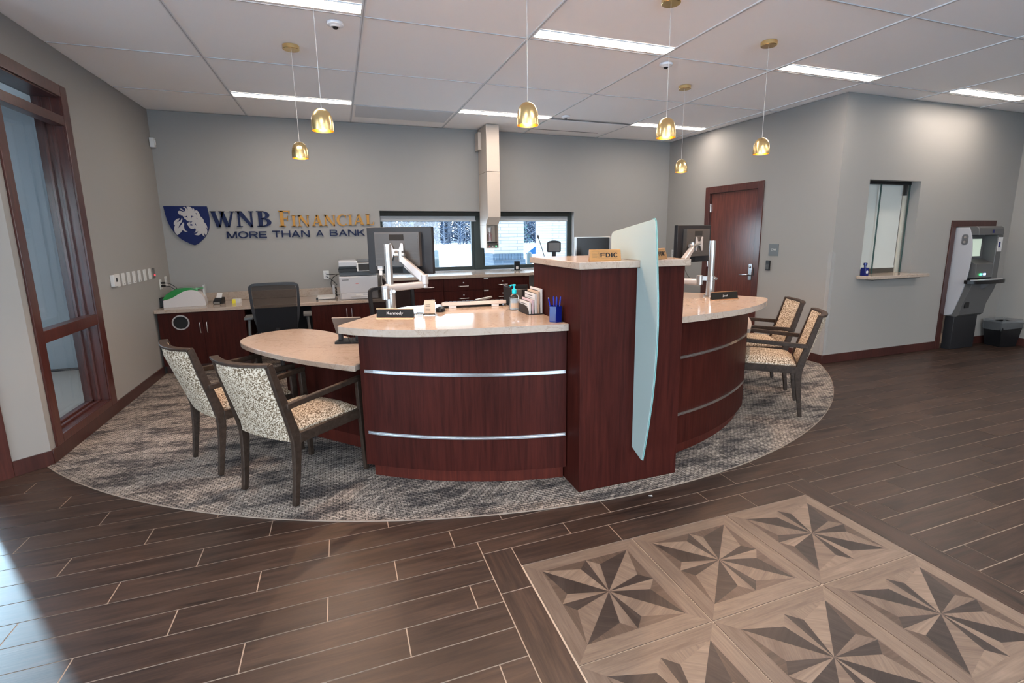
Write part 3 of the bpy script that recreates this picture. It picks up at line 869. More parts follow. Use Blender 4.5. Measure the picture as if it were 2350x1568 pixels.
# ================================================================== GUEST ARMCHAIRS
def armchair(label, loc, rz):
    t = thing('armchair', label, 'chair', loc, rz, group='wood and fabric guest armchairs')
    for s in (-1, 1):
        mb = MB()
        # rear leg continuing into the back post (side profile y, z)
        ctr = [(-.262, .0), (-.235, .20), (-.222, .36), (-.228, .43), (-.258, .55), (-.300, .70), (-.345, .872)]
        wd = [.030, .040, .052, .056, .050, .044, .036]
        c2 = smoothpts([(y, z, w) for (y, z), w in zip(ctr, wd)], 4)
        pts = [(s*(.228+.004*min(z/.42, 1)), y, z) for y, z, w in c2]
        mb.bar(pts, .030, [w for _, _, w in c2], up=(0, 1, 0))
        mb.build('leg', M_walnut, t, bevel=.004)
        mb = MB()
        mb.bar([(s*.262, .277, 0), (s*.262, .262, .40), (s*.262, .256, .625)], .028, [.030, .040, .040], up=(0, 1, 0))
        mb.build('leg', M_walnut, t, bevel=.004)
        mb = MB()
        mb.bar([(s*.246, -.275, .612), (s*.255, -.02, .627), (s*.262, .278, .641)], .030, [.036, .034, .032])
        mb.build('armrest', M_walnut, t, bevel=.005)
    mb = MB()
    for s in (-1, 1): mb.bar([(s*.240, -.205, .405), (s*.256, .25, .405)], .028, .060)
    mb.bar([(-.25, .245, .405), (.25, .245, .405)], .028, .060); mb.bar([(-.225, -.205, .405), (.225, -.205, .405)], .026, .060)
    mb.build('seat_frame', M_walnut, t, bevel=.003)
    # seat cushion, domed
    vs = []; fs = []; nx, ny = 10, 10
    for j in range(ny+1):
        for i in range(nx+1):
            u = i/nx*2-1; v = j/ny*2-1
            y = -.20+(v+1)/2*.455; hw = .212+.030*(v+1)/2
            e = max(0, 1-abs(u)**6)*max(0, 1-abs(v)**6)
            vs.append((u*hw, y, .444+.052*e**.5*(1-.12*(u*u+v*v)/2)))
    for j in range(ny):
        for i in range(nx): k = j*(nx+1)+i; fs.append((k, k+1, k+nx+2, k+nx+1))
    b = len(vs)
    vs += [(x, y, .425) for x, y, z in vs]
    fs += [tuple(b+i for i in f)[::-1] for f in fs[:nx*ny]]
    rim = list(range(nx+1))+[j*(nx+1)+nx for j in range(1, ny+1)]+[ny*(nx+1)+i for i in range(nx-1, -1, -1)]+[j*(nx+1) for j in range(ny-1, 0, -1)]
    for i in range(len(rim)):
        a, c = rim[i], rim[(i+1) % len(rim)]; fs.append((a, a+b, c+b, c))
    mb = MB(); mb.add(vs, fs); mb.build('seat', M_fabric, t, smooth=True)
    # curved back panel between the posts
    vs = []; nx, nz = 10, 8
    def bk(u, z, off):
        yc = -.225-(z-.43)*.272 if z > .43 else -.222
        bow = -.055*(1-u*u)
        return (u*.215, yc+bow*(.35+.65*(z-.38)/.47)+off, z)
    for off in (.018, -.034):
        for j in range(nz+1):
            z = .385+j/nz*(.857-.385)
            for i in range(nx+1):
                u = i/nx*2-1; e = (1-abs(u)**8)*(1-abs(j/nz*2-1)**8)
                vs.append(bk(u, z, off*(.55+.45*e**.5)))
    fs = []; L = (nx+1)*(nz+1)
    for j in range(nz):
        for i in range(nx):
            k = j*(nx+1)+i; fs.append((k+nx+1, k+nx+2, k+1, k)); fs.append((L+k, L+k+1, L+k+nx+2, L+k+nx+1))
    rim = list(range(nx+1))+[j*(nx+1)+nx for j in range(1, nz+1)]+[nz*(nx+1)+i for i in range(nx-1, -1, -1)]+[j*(nx+1) for j in range(nz-1, 0, -1)]
    for i in range(len(rim)):
        a, c = rim[i], rim[(i+1) % len(rim)]; fs.append((a, c, c+L, a+L))
    mb = MB(); mb.add(vs, fs); mb.build('backrest', M_fabric, t, smooth=True)
    mb = MB()
    pts = []
    for i in range(13):
        u = i/12*2-1; p = bk(u, .866, 0); pts.append((u*.240, p[1]+.0, .868-.004*(1-u*u)))
    mb.bar(pts, .046, .018); mb.build('top_rail', M_walnut, t, bevel=.004)
    return t
c0 = armchair('armchair seen from behind, nearest to the curved counter, front left', (-.308, 3.323, .011), radians(43.5-90))
dup(c0, (-.73, 3.91, .011), radians(31-90), 'armchair seen from behind, further left, nearest the office window')
dup(c0, (3.548, 3.323, .011), radians(136.5-90), 'armchair on the right, nearer one, whole rear leg visible on the carpet edge')
dup(c0, (3.97, 3.91, .011), radians(149-90), 'armchair on the right, the one behind, nearest the cherry door')

# ================================================================== TASK CHAIRS
def task_chair(label, loc, rz, h):
    t = thing('office_chair', label, 'office chair', loc, rz, group='black mesh office chairs')
    mb = MB()
    def pr(u, z): return (u, -.235-.10*max(0, (z-.50))**1.0*.9+(.03 if z < .5 else 0), z)
    # frame: rounded loop
    z0, z1 = .52, h
    loop = [(-.150, z0), (-.185, z0+.13), (-.212, z0+.27), (-.222, z1-.05), (-.205, z1-.012), (-.17, z1), (0, z1+.004), (.17, z1), (.205, z1-.012), (.222, z1-.05), (.212, z0+.27), (.185, z0+.13), (.150, z0), (0, z0-.02)]
    lp = smoothpts(loop, 4, True); lp.append(lp[0])
    mb.bar([pr(*p) for p in lp], .026, .030, up=(0, 1, 0)); mb.build('back_frame', M_dark2, t, bevel=.004)
    inner = smoothpts([(x*.93, z0+.02+(z-z0)*.95) for x, z in loop], 3, True)
    mb = MB(); k = len(inner); vs = [pr(*p) for p in inner]; cz = (z0+z1)/2
    vs2 = vs+[pr(0, cz)]
    mb.add(vs2, [(i, (i+1) % k, k) for i in range(k)]); mb.build('mesh_back', M_mesh, t)
    mb = MB(); zc = z0+.28
    mb.prism([(-.185, z0+.06), (.185, z0+.06), (.198, zc+.03), (-.198, zc+.03)], -.232-.09*.15-.035, -.232-.09*.15-.02, axis='y'); mb.build('lumbar_panel', M_blackfab, t)
    mb = MB(); mb.prism(rrect(-.25, .25, -.18, .28, .07), .43, .50); mb.build('seat', M_blackfab, t, bevel=.018, seg=3)
    for s in (-1, 1):
        mb = MB(); mb.bar([(s*.29, -.03, .695), (s*.29, .20, .695)], .085, .028)
        mb.tube([(s*.29, .06, .685), (s*.30, .06, .50), (s*.22, .05, .43)], .017, 8); mb.build('armrest', M_grey, t, bevel=.006)
    mb = MB(); mb.tube([(0, -.26, .62), (0, -.24, .48), (0, -.1, .42), (0, 0, .40)], [.03, .035, .04, .04], 8); mb.cyl((0, 0, .10), .028, .33)
    mb.build('column', M_dark2, t, smooth=True)
    mb = MB()
    for i in range(5):
        a = 2*pi*i/5; mb.bar([(.02*cos(a), .02*sin(a), .105), (.29*cos(a), .29*sin(a), .075)], [.05, .03], [.04, .025])
    mb.build('base', M_dark2, t, bevel=.004)
    for i in range(5):
        a = 2*pi*i/5; mb = MB(); mb.cyl((.285*cos(a)-.02, .285*sin(a), .028), .028, .04, 14, axis='x'); mb.build('caster', M_dark, t, smooth=True)
    return t
k0 = task_chair('black mesh office chair at the back worktop below the wall lettering', (-.665, 5.98, .0075), radians(3), 1.075)
dup(k0, (.56, 4.55, .0075), radians(-155), 'black office chair mostly hidden behind the left counter, under the monitor arm')

# ================================================================== BACK CREDENZAS
YC = 6.62
def bar_handle(p0, p1, out, parent, name='handle'):
    mb = MB(); a = Vector(p0); b = Vector(p1); o = Vector(out)
    mb.tube([a, a+o*.8+(b-a)*.03, a+o+(b-a)*.25, a+o*1.1+(b-a)*.5, a+o+(b-a)*.75, b+o*.8-(b-a)*.03, b], .0048, 8)
    return mb.build(name, M_satin, parent, smooth=True)
def unit(name, label, x0, x1, z0, z1, cat='cabinet', group=None):
    t = thing(name, label, cat, ((x0+x1)/2, YC, 0), group=group)
    h = (x1-x0)/2
    mb = MB(); mb.box(-h, h, .022, YB-YC-.004, z0, z1); mb.build('carcass', M_cherry, t)
    mb = MB(); mb.box(-h, h, .075, YB-YC-.004, .0075, z0); mb.build('toe_kick', mat_k2, t)
    return t, h
mat_k2 = M_base
t, h = unit('base_cabinet', 'two door cherry cabinet in the left corner, one door with a round metal-ringed hole', -1.965, -1.095, .105, .722)
cx = -1.748+(1.965+1.095)/2
mb = MB(); hole = arc(cx, .607, .072, 0, 2*pi, 28)[:-1]
mb.prism([(-h+.002, .108), (-.0015, .108), (-.0015, .718), (-h+.002, .718)], 0, .020, axis='y', holes=[hole]); d = mb.build('door', M_cherry, t)
mb = MB(); ro = arc(cx, .607, .086, 0, 2*pi, 28)[:-1]; mb.prism(ro, -.006, 0, axis='y', holes=[hole]); mb.build('metal_ring', M_satin, d)
mb = MB(); mb.prism(arc(cx, .607, .0715, 0, 2*pi, 28)[:-1], .012, .019, axis='y'); mb.build('hole_shade', M_blackhole, d)  # black disc stands in for the unlit depth of the hole
bar_handle((-.028, -.001, .60), (-.028, -.001, .475), (0, -.026, 0), d)
mb = MB(); mb.box(.0015, h-.002, 0, .020, .108, .718); d = mb.build('door', M_cherry, t)
bar_handle((.040, -.001, .60), (.040, -.001, .475), (0, -.026, 0), d)
t, h = unit('base_cabinet', 'two door cherry cabinet under the white printer', -.365, .515, .105, .722)
for s in (-1, 1):
    mb = MB(); mb.box(s*.0015, s*(h-.002), 0, .020, .108, .718); d = mb.build('door', M_cherry, t)
    bar_handle((s*.030, -.001, .66), (s*.030, -.001, .53), (0, -.026, 0), d)
mb = MB(); mb.box(-1.09, -.37, YB-.03, YB-.004, .0075, .722); o = mb.build('knee_space_shade', M_blackhole); tag(o, 'black sheet standing in for shade in the knee space behind the office chair', 'panel')  # black sheet stands in for the shade under the worktop
t = thing('worktop', 'long low cream stone worktop along the back wall under the lettering', 'worktop', (0, 0, 0))
mb = MB(); mb.box(XL+.002, .52, YC-.025, YB-.002, .7225, .762); mb.build('slab', M_stone, t, bevel=.004)
mb = MB(); mb.box(XL+.002, .52, YB-.020, YB-.002, .7625, .868); mb.build('backsplash', M_stone, t, bevel=.002)
# higher run under the window
t = thing('worktop', 'higher cream stone worktop under the drive-up window', 'worktop', (0, 0, 0))
mb = MB(); mb.prism([(.535, YC-.03), (2.50, YC-.03), (3.0, YC+.25), (3.56, YC+.25), (3.56, YB-.002), (.535, YB-.002)], .985, 1.027); mb.build('slab', M_stone, t, bevel=.004)
def drawer_unit(label, x0, x1, zs, lock=True, tags=False):
    t, h = unit('drawer_cabinet', label, x0, x1, .105, .984, group='drawer cabinets under the window worktop')
    for (a, b) in zs:
        mb = MB(); mb.box(-h+.002, h-.002, 0, .020, a+.0015, b-.0015); d = mb.build('drawer', M_cherry, t)
        zc = b-.105 if b-a > .15 else (a+b)/2
        bar_handle((-.065, -.001, zc), (.065, -.001, zc), (0, -.024, 0), d)
        if lock:
            mb = MB(); mb.lathe([(.009, 0), (.009, -.004), (.006, -.005), (0, -.005)], (0, -.0001, zc+.045), 14, axis='y'); mb.build('lock', M_satin, d, smooth=True)
        if tags:
            mb = MB(); mb.box(-h+.01, -h+.075, -.002, -.0003, b-.022, b-.006); mb.build('paper_tag', M_paper, d)
unit('end_cabinet', 'plain cherry end cabinet beside the printer, under the window worktop', .545, .895, .105, .984)
mb = MB(); mb.box(.547, .893, YC, YC+.020, .108, .982); d = mb.build('door', M_cherry, bpy.data.objects['end_cabinet']); d.location = (-.72, -YC, 0)
drawer_unit('cherry drawer cabinet left of the others, partly behind the monitor arm', .898, 1.286, [(.105, .82), (.82, .982)], lock=False)
drawer_unit('wide two drawer cherry cabinet left of the one with paper tags', 1.288, 1.834, [(.105, .33), (.33, .60), (.60, .815), (.815, .982)])
drawer_unit('wide cherry drawer cabinet with small white paper tags', 1.836, 2.40, [(.105, .33), (.33, .60), (.60, .815), (.815, .982)], tags=True)
unit('end_cabinet', 'plain cherry filler cabinet against the pillar side, right of the drawers', 2.402, 2.52, .105, .984)

# ================================================================== PNEUMATIC TUBE DUCT
t = thing('tube_duct', 'tall beige transaction tube duct hanging from the ceiling before the window', 'tube duct', (2.10, 6.90, 0))
mb = MB(); mb.box(-.093, .093, 0, .43, 2.42, CEIL-.004); mb.build('upper_cover', M_beige, t, bevel=.003)
mb = MB(); mb.prism([(0, 2.415), (0, 1.80), (.11, 1.70), (.11, 1.695), (.43, 1.695), (.43, 2.415)], -.093, .093, axis='x'); mb.build('lower_cover', M_beige, t, bevel=.002)
mb = MB(); mb.box(-.093, -.080, .11, .43, 1.365, 1.694); mb.box(.080, .093, .11, .43, 1.365, 1.694); mb.box(-.080, .080, .25, .43, 1.365, 1.694); mb.box(-.080, .080, .11, .25, 1.365, 1.43)
mb.build('terminal_bay', M_beige, t, bevel=.001)
mb = MB(); mb.box(-.078, .078, .104, .110, 1.375, 1.425); p = mb.build('control_panel', M_grey, t)
for x, mm in ((-.05, M_redish), (0, M_white), (.05, M_greenl)):
    mb = MB(); mb.cyl((x, .098, 1.395), .008, .006, 12, axis='y'); mb.build('button', mm, p)
mb = MB(); mb.box(-.075, .075, .1035, .104, 1.41, 1.42); mb.build('slot', M_dark, p)
mb = MB(); mb.lathe([(.032, 1.44), (.032, 1.66), (0, 1.66)], (-.02, .18, 0), 20); mb.build('clear_tube', M_carrier, t, smooth=True)
mb = MB(); mb.lathe([(0, 1.47), (.022, 1.47), (.022, 1.56), (.012, 1.575), (.012, 1.60), (0, 1.60)], (-.02, .18, 0), 16); mb.build('carrier', M_redish, t, smooth=True)
mb = MB(); mb.box(-.075, .075, .125, .24, 1.431, 1.455); mb.build('rest_pad', M_dark, t)
mb = MB(); mb.box(-.14, -.094, .25, .43, 2.74, 2.98); mb.build('wall_bracket', M_beige, t, bevel=.002)

# ================================================================== WALL LETTERING
sign = thing('wall_sign', 'blue shield with a lion and blue and gold raised lettering on the back wall', 'wall sign', (0, YB, 0))
ZS = .0154/1.0
def shield_xy(u, v):
    return (-1.951+(u-65)/1425*.457, 1.941-(v-185)/1285*.474)
sh = smoothpts([(1490,185),(1518,350),(1533,500),(1535,650),(1500,850),(1440,1020),(1330,1180),(1170,1330),(940,1470),(700,1370),(520,1270),(390,1140),(280,1000),(190,820),(130,640),(95,440),(65,185)], 2)
mb = MB(); mb.prism([shield_xy(*p) for p in sh], -.022, -.004, axis='y'); shield = mb.build('shield', M_blue, sign)
head = [(515,380),(530,350),(580,335),(650,350),(690,378),(740,350),(770,320),(770,265),(740,240),(700,225),(760,210),(800,240),(835,290),(848,322),(850,270),(818,202),(890,198),(960,212),(998,258),(1000,325),(1018,250),(1050,255),(1075,305),(1040,378),(1080,325),(1150,318),(1200,370),(1225,440),(1235,510),(1290,560),(1330,620),(1345,695),(1300,665),(1390,760),(1425,850),(1430,925),(1370,865),(1415,960),(1412,1020),(1390,1090),(1350,1155),(1298,1055),(1302,1195),(1250,1150),(1210,1080),(1170,1118),(1100,1145),(1030,1138),(948,1098),(1020,1090),(1075,1060),(1108,995),(1060,1032),(1010,1050),(962,1048),(1010,1020),(1040,960),(1015,885),(985,918),(930,925),(870,915),(825,880),(808,835),(780,800),(765,762),(785,735),(840,712),(820,690),(788,668),(750,620),(700,585),(688,540),(650,492),(600,492),(592,455),(640,430),(590,430),(575,465),(540,445)]
lock = [(585,265),(640,262),(695,300),(705,350),(650,315)]
paw = [(548,580),(520,640),(430,715),(520,680),(580,640),(620,570),(640,600),(600,700),(530,770),(458,910),(540,830),(645,710),(672,760),(650,850),(662,930),(690,985),(755,1015),(690,1022),(640,1000),(595,965),(540,1030),(420,1125),(390,1122),(340,1050),(325,960),(345,860),(375,795),(332,795),(340,720),(390,650),(470,595)]
mb = MB()
for pl in (head, lock, paw): mb.prism([shield_xy(*p) for p in pl], -.027, -.0221, axis='y')
lion = mb.build('lion_head', M_cream, shield)
feat = [[(710,515),(755,520),(800,498),(815,585),(785,545),(735,540)], [(940,495),(1035,518),(965,525),(940,585)], [(800,675),(880,690),(960,680),(925,710),(905,760),(975,808),(910,822),(840,808),(890,770),(893,715),(830,702)], [(1095,400),(1125,412),(1140,480),(1118,450)], [(1045,730),(1080,832),(1030,780)], [(1100,560),(1158,612),(1120,598)]]
mb = MB()
for pl in feat: mb.prism([shield_xy(*p) for p in pl], -.0285, -.0271, axis='y')
mb.build('lion_features', M_blue, shield)

def seg(a, b, w):
    # slanted stroke with horizontal ends, w = horizontal width
    return [(a[0]-w/2, a[1]), (a[0]+w/2, a[1]), (b[0]+w/2, b[1]), (b[0]-w/2, b[1])]
def rc(x0, x1, y0, y1): return [(x0, y0), (x1, y0), (x1, y1), (x0, y1)]
def ringseg(cx, cy, rx, ry, ix, iy, a0, a1, dx=0, n=14):
    o = [(cx+rx*cos(a0+(a1-a0)*i/n), cy+ry*sin(a0+(a1-a0)*i/n)) for i in range(n+1)]
    q = [(cx+dx+ix*cos(a0+(a1-a0)*i/n), cy+iy*sin(a0+(a1-a0)*i/n)) for i in range(n+1)]
    return o+q[::-1]
def glyph(ch):
    # polygons in a unit box; serif capitals
    s = .055
    if ch == 'I': return [rc(.24, .76, 0, 1), rc(0, 1, 0, s), rc(0, 1, 1-s, 1)]
    if ch == 'L': return [rc(.14, .44, 0, 1), rc(0, .60, 1-s, 1), rc(0, .95, 0, .08), [(.86, .08), (.95, .08), (1, .32), (.94, .32)]]
    if ch == 'F': return [rc(.13, .42, 0, 1), rc(0, .56, 0, s), rc(0, .95, .925, 1), [(.84, .925), (.89, .73), (.93, .73), (1, 1), (.95, 1)], rc(.42, .78, .475, .55), rc(.72, .79, .37, .66)]
    if ch == 'N': return [rc(.10, .21, 0, 1), rc(.80, .91, 0, 1), [(.03, 1), (.33, 1), (.91, .06), (.91, -.03), (.78, -.03), (.10, .90)], rc(0, .30, 1-s, 1), rc(0, .33, 0, s), rc(.69, 1, 1-s, 1)]
    if ch == 'A': return [seg((.14, 0), (.46, 1), .11), seg((.80, 0), (.49, 1), .25), rc(.25, .70, .29, .37), rc(0, .33, 0, s), rc(.60, 1, 0, s)]
    if ch == 'W': return [seg((.12, 1), (.32, 0), .17), seg((.35, 0), (.52, .95), .085), seg((.47, 1), (.69, 0), .17), seg((.72, 0), (.92, 1), .085), rc(0, .24, 1-s, 1), rc(.36, .60, 1-s, 1), rc(.81, 1.02, 1-s, 1)]
    if ch == 'B': return [rc(.12, .40, 0, 1), rc(0, .5, 0, s), rc(0, .5, 1-s, 1), ringseg(.40, .75, .50, .25, .22, .18, -pi/2, pi/2), ringseg(.42, .275, .58, .275, .28, .20, -pi/2, pi/2), rc(.30, .46, .48, .55)]
    if ch == 'C': return [ringseg(.56, .5, .56, .53, .36, .44, radians(45), radians(315), .06, 26), [(.88, .68), (.95, .68), (.97, .98), (.91, .98), (.86, .84)], [(.90, .20), (.97, .18), (.95, .02), (.88, .08)]]
def sans(ch, w=.16):
    h = .17 if w < .2 else .2
    if ch == 'F': return [rc(0, w, 0, 1), rc(w, .92, .5-h/2, .5+h/2), rc(w, 1, 1-h, 1)]
    if ch == 'I': return [rc(0, 1, 0, 1)]
    if ch == 'D': return [rc(0, w, 0, 1), ringseg(.45, .5, .55, .5, .55-w, .5-h, -pi/2, pi/2, 0, 20), rc(w, .47, 1-h, 1), rc(w, .47, 0, h)]
    if ch == 'C': return [ringseg(.54, .5, .54, .53, .54-w, .53-h, radians(40), radians(320), 0, 26)]
    if ch == 'M': return [rc(0, w*.85, 0, 1), rc(1-w*.85, 1, 0, 1), [(0, 1), (w*1.1, 1), (.5+w*.35, .0), (.5-w*.55, .0)], [(1, 1), (1-w*1.1, 1), (.5-w*.35, .0), (.5+w*.55, .0)]]
    if ch == 'O': return [ringseg(.5, .5, .5, .53, .5-w, .53-h, 0, 2*pi, 0, 32)]
    if ch == 'E': return [rc(0, w, 0, 1), rc(w, 1, 0, h), rc(w, .92, .5-h/2, .5+h/2), rc(w, 1, 1-h, 1)]
    if ch == 'T': return [rc(.5-w/2, .5+w/2, 0, 1), rc(0, 1, 1-h, 1)]
    if ch == 'H': return [rc(0, w, 0, 1), rc(1-w, 1, 0, 1), rc(w, 1-w, .5-h/2, .5+h/2)]
    if ch == 'A': return [seg((.08, 0), (.5, 1), w*1.1), seg((.92, 0), (.5, 1), w*1.1), rc(.22, .78, .24, .24+h*.9)]
    if ch == 'N': return [rc(0, w, 0, 1), rc(1-w, 1, 0, 1), [(0, 1), (w*1.3, 1), (1, 0), (1-w*1.3, 0)]]
    if ch == 'R': return [rc(0, w, 0, 1), ringseg(.58, .69, .40, .31, .40-w, .31-h*.95, -pi/2, pi/2), rc(w, .6, 1-h*.95, 1), rc(w, .6, .38, .38+h*.95), [(.45, .42), (.66, .42), (1, 0), (.78, 0)]]
    if ch == 'B': return [rc(0, w, 0, 1), ringseg(.62, .74, .32, .26, .32-w, .26-h*.9, -pi/2, pi/2), ringseg(.64, .28, .36, .28, .36-w, .28-h*.9, -pi/2, pi/2), rc(w, .65, 1-h*.9, 1), rc(w, .65, .5-h*.4, .5+h*.4), rc(w, .65, 0, h*.9)]
    if ch == 'K': return [rc(0, w, 0, 1), [(w, .30), (w, .52), (.74, 1), (.98, 1)], [(.34, .52), (.50, .62), (1, 0), (.77, 0)]]
for ch, xa, xb, za, zb, mm in (('W',-1.472,-1.203,1.686,1.882,M_navy),('N',-1.188,-.985,1.689,1.884,M_navy),('B',-.955,-.787,1.691,1.887,M_navy),
        ('F',-.70,-.558,1.690,1.893,M_gold),('I',-.550,-.492,1.693,1.837,M_gold),('N',-.475,-.328,1.693,1.838,M_gold),('A',-.304,-.164,1.695,1.841,M_gold),
        ('N',-.155,-.003,1.697,1.843,M_gold),('C',.009,.138,1.699,1.845,M_gold),('I',.151,.213,1.702,1.847,M_gold),('A',.220,.370,1.704,1.849,M_gold),('L',.383,.489,1.706,1.851,M_gold)):
    mb = MB()
    for pl in glyph(ch): mb.prism([(xa+(xb-xa)*x, za+(zb-za)*y) for x, y in pl], -.020, -.002, axis='y')
    mb.build('letter', mm, sign)

def text_mesh(name, body, mt, parent, x0, x1, h, origin, rotm, depth=.001, bold=0):
    # text fitted to width x0..x1 and cap height h, drawn in the local xy plane of rotm
    c = bpy.data.curves.new(name, 'FONT'); c.body = body; c.extrude = depth/2; c.offset = bold; c.resolution_u = 3
    tmp = bpy.data.objects.new(name, c); COL.objects.link(tmp)
    dg_ = bpy.context.evaluated_depsgraph_get(); me = bpy.data.meshes.new_from_object(tmp.evaluated_get(dg_))
    bpy.data.objects.remove(tmp)
    xs = [v.co.x for v in me.vertices]; ys = [v.co.y for v in me.vertices]
    sx = (x1-x0)/(max(xs)-min(xs)); sy = h/(max(ys)-min(ys))
    mm = T(*origin) @ rotm
    for v in me.vertices:
        v.co = mm @ Vector((x0+(v.co.x-min(xs))*sx, (v.co.y-min(ys))*sy, v.co.z))
    me.materials.clear(); me.materials.append(mt)
    o = bpy.data.objects.new(name, me); COL.objects.link(o)
    if parent: o.parent = parent
    return o
UPR = Matrix.Rotation(pi/2, 4, 'X')
for word, xa, xb, za, zb in (('MORE', -1.312, -.857, 1.549, 1.632), ('THAN', -.788, -.342, 1.553, 1.639), ('A', -.264, -.168, 1.561, 1.643), ('BANK', -.091, .363, 1.564, 1.647)):
    wd = {'M': 1.15, 'O': 1.15, 'R': 1, 'E': .9, 'T': .95, 'H': 1.05, 'A': 1.05, 'N': 1.05, 'B': 1, 'K': 1}
    tot = sum(wd[c] for c in word)+.13*(len(word)-1); un = (xb-xa)/tot; x = xa
    for c in word:
        mb = MB(); [mb.prism([(x+wd[c]*un*px, za+(zb-za)*pz) for px, pz in pl], -.020, -.002, axis='y') for pl in sans(c)]; mb.build('letter', M_navy, sign); x += (wd[c]+.13)*un

# ================================================================== WALL DEVICES
def on_left(name, label, cat, y0, y1, z0, z1, d, mt, group=None, x=XL):
    t = thing(name, label, cat, (x, (y0+y1)/2, (z0+z1)/2), group=group)
    return t, (y1-y0)/2, (z1-z0)/2
t, a, b = on_left('thermostat', 'white thermostat box with a small dark display on the left wall', 'thermostat', 5.62, 5.745, 1.12, 1.228, .03, M_white)
mb = MB(); mb.box(0, .03, -a, a, -b, b); mb.build('body', M_white, t, bevel=.004)
mb = MB(); mb.box(.0301, .032, -.018, .014, -.012, .026); mb.build('display', M_screen, t)
ys = [5.772, 5.872, 5.985, 6.105, 6.225, 6.350, 6.475, 6.600]
ys = [5.790, 5.915, 6.050, 6.195, 6.345, 6.500, 6.655]
proto = None
ordn = ['touching the thermostat', 'second from the thermostat', 'third from the thermostat', 'in the middle of the row', 'third from the red key switch', 'second from the red key switch', 'touching the dark red-lit key switch']
for i, y in enumerate(ys):
    lab = 'tall white wall switch plate, '+ordn[i]
    if proto is None:
        proto = t = thing('wall_switch', lab, 'light switch', (XL, y, 1.168), group='white switch plates on the left wall')
        mb = MB(); mb.box(0, .007, -.036, .036, -.060, .060); mb.build('plate', M_white, t, bevel=.002)
        mb = MB(); mb.box(.0071, .009, -.014, .014, -.030, .036); mb.build('rocker', M_white, t, bevel=.001)
        mb = MB(); mb.box(.0071, .0085, -.006, .006, -.049, -.041); mb.build('indicator', M_grey, t)
    else: dup(proto, (XL, y, 1.168), None, lab)
t = thing('key_switch', 'narrow dark key switch with a red light at the end of the switch row', 'switch', (XL, 6.785, 1.168))
mb = MB(); mb.box(0, .008, -.028, .028, -.058, .058); mb.build('plate', M_grey, t, bevel=.002)
mb = MB(); mb.cyl((.008, .004, -.022), .011, .006, 14, axis='x'); mb.build('red_light', M_red, t)
def outlet(label, loc, rz, cat='wall outlet', w=.036, h=.058):
    t = thing('wall_outlet', label, cat, loc, rz, group='white wall outlets')
    mb = MB(); mb.box(-w, w, -.006, 0, -h, h); mb.build('plate', M_white, t, bevel=.002)
    for s in (-1, 1):
        mb = MB(); mb.box(-.016, .016, -.0085, -.006, s*.022-.013, s*.022+.013); mb.build('socket', M_white2, t, bevel=.001)
    return t
outlet('white outlet with black plugs on the left wall above the low worktop', (XL, 6.965, 1.023), pi/2)
outlet('white data outlet in the left wall corner, beside the plugged outlet', (XL, 7.17, 1.045), pi/2)
outlet('white outlet on the back wall left of the printer', (-.178, YB, 1.04), 0)
outlet('white outlet on the right alcove wall beside the right monitor', (XR, 7.14, 1.215), -pi/2)
cords = []
for z in (1.04, 1.005):
    mb = MB(); mb.tube([(XL+.009, 6.965, z), (XL+.05, 6.955, z)], .011, 8)
    mb.tube([(XL+.05, 6.955, z), (XL+.10, 6.95, z-.01), (XL+.14, 7.0, z-.06), (XL+.15, 7.08, z-.12), (XL+.16, 7.12, .83)], .0035, 6)
    cords.append(mb.build('power_cord', M_dark, smooth=True))
t = thing('motion_sensor', 'small white motion sensor high in the back left corner', 'motion sensor', (XL+.004, YB-.05, 2.665))
mb = MB(); mb.box(0, .05, -.03, .03, -.055, .055); mb.build('housing', M_white, t, bevel=.006)
mb = MB(); mb.box(.0505, .053, -.02, .02, -.02, .03); mb.build('lens', M_detector, t)
t = thing('room_sign', 'square grey sign reading CWR right of the cherry door', 'sign', (XR, 5.036, 1.325), -pi/2)
mb = MB(); mb.box(-.076, .076, -.006, 0, -.076, .076); mb.build('plate', M_signgrey, t)
text_mesh('sign_text', 'CWR', M_paper, t, -.038, .042, .026, (0, -.0065, -.008), UPR, .001, .004)
t = thing('keypad', 'small black door keypad below the grey CWR sign', 'keypad', (XR, 5.098, 1.122), -pi/2)
mb = MB(); mb.box(-.035, .028, -.024, 0, -.066, .066); mb.build('body', M_dark, t, bevel=.006)
mb = MB()
for i in range(3):
    for j in range(4): mb.box(-.024+i*.016, -.013+i*.016, -.0262, -.0241, -.046+j*.018, -.034+j*.018)
mb.build('keys', M_grey, t)

# ================================================================== CASH MACHINE
t = thing('cash_machine', 'grey cash machine set in a cherry frame on the right wall', 'cash machine', (7.80, YF, 0))
mb = MB()
def fr(x0, x1, z0, z1): mb.box(x0, x1, -.018, -.001, z0, z1)
fr(-.45, -.37, .001, 1.60); fr(-.45, .45, 1.60, 1.675); mb.build('cherry_frame', M_base, t, bevel=.002)
def side(pts, x0, x1): return pts
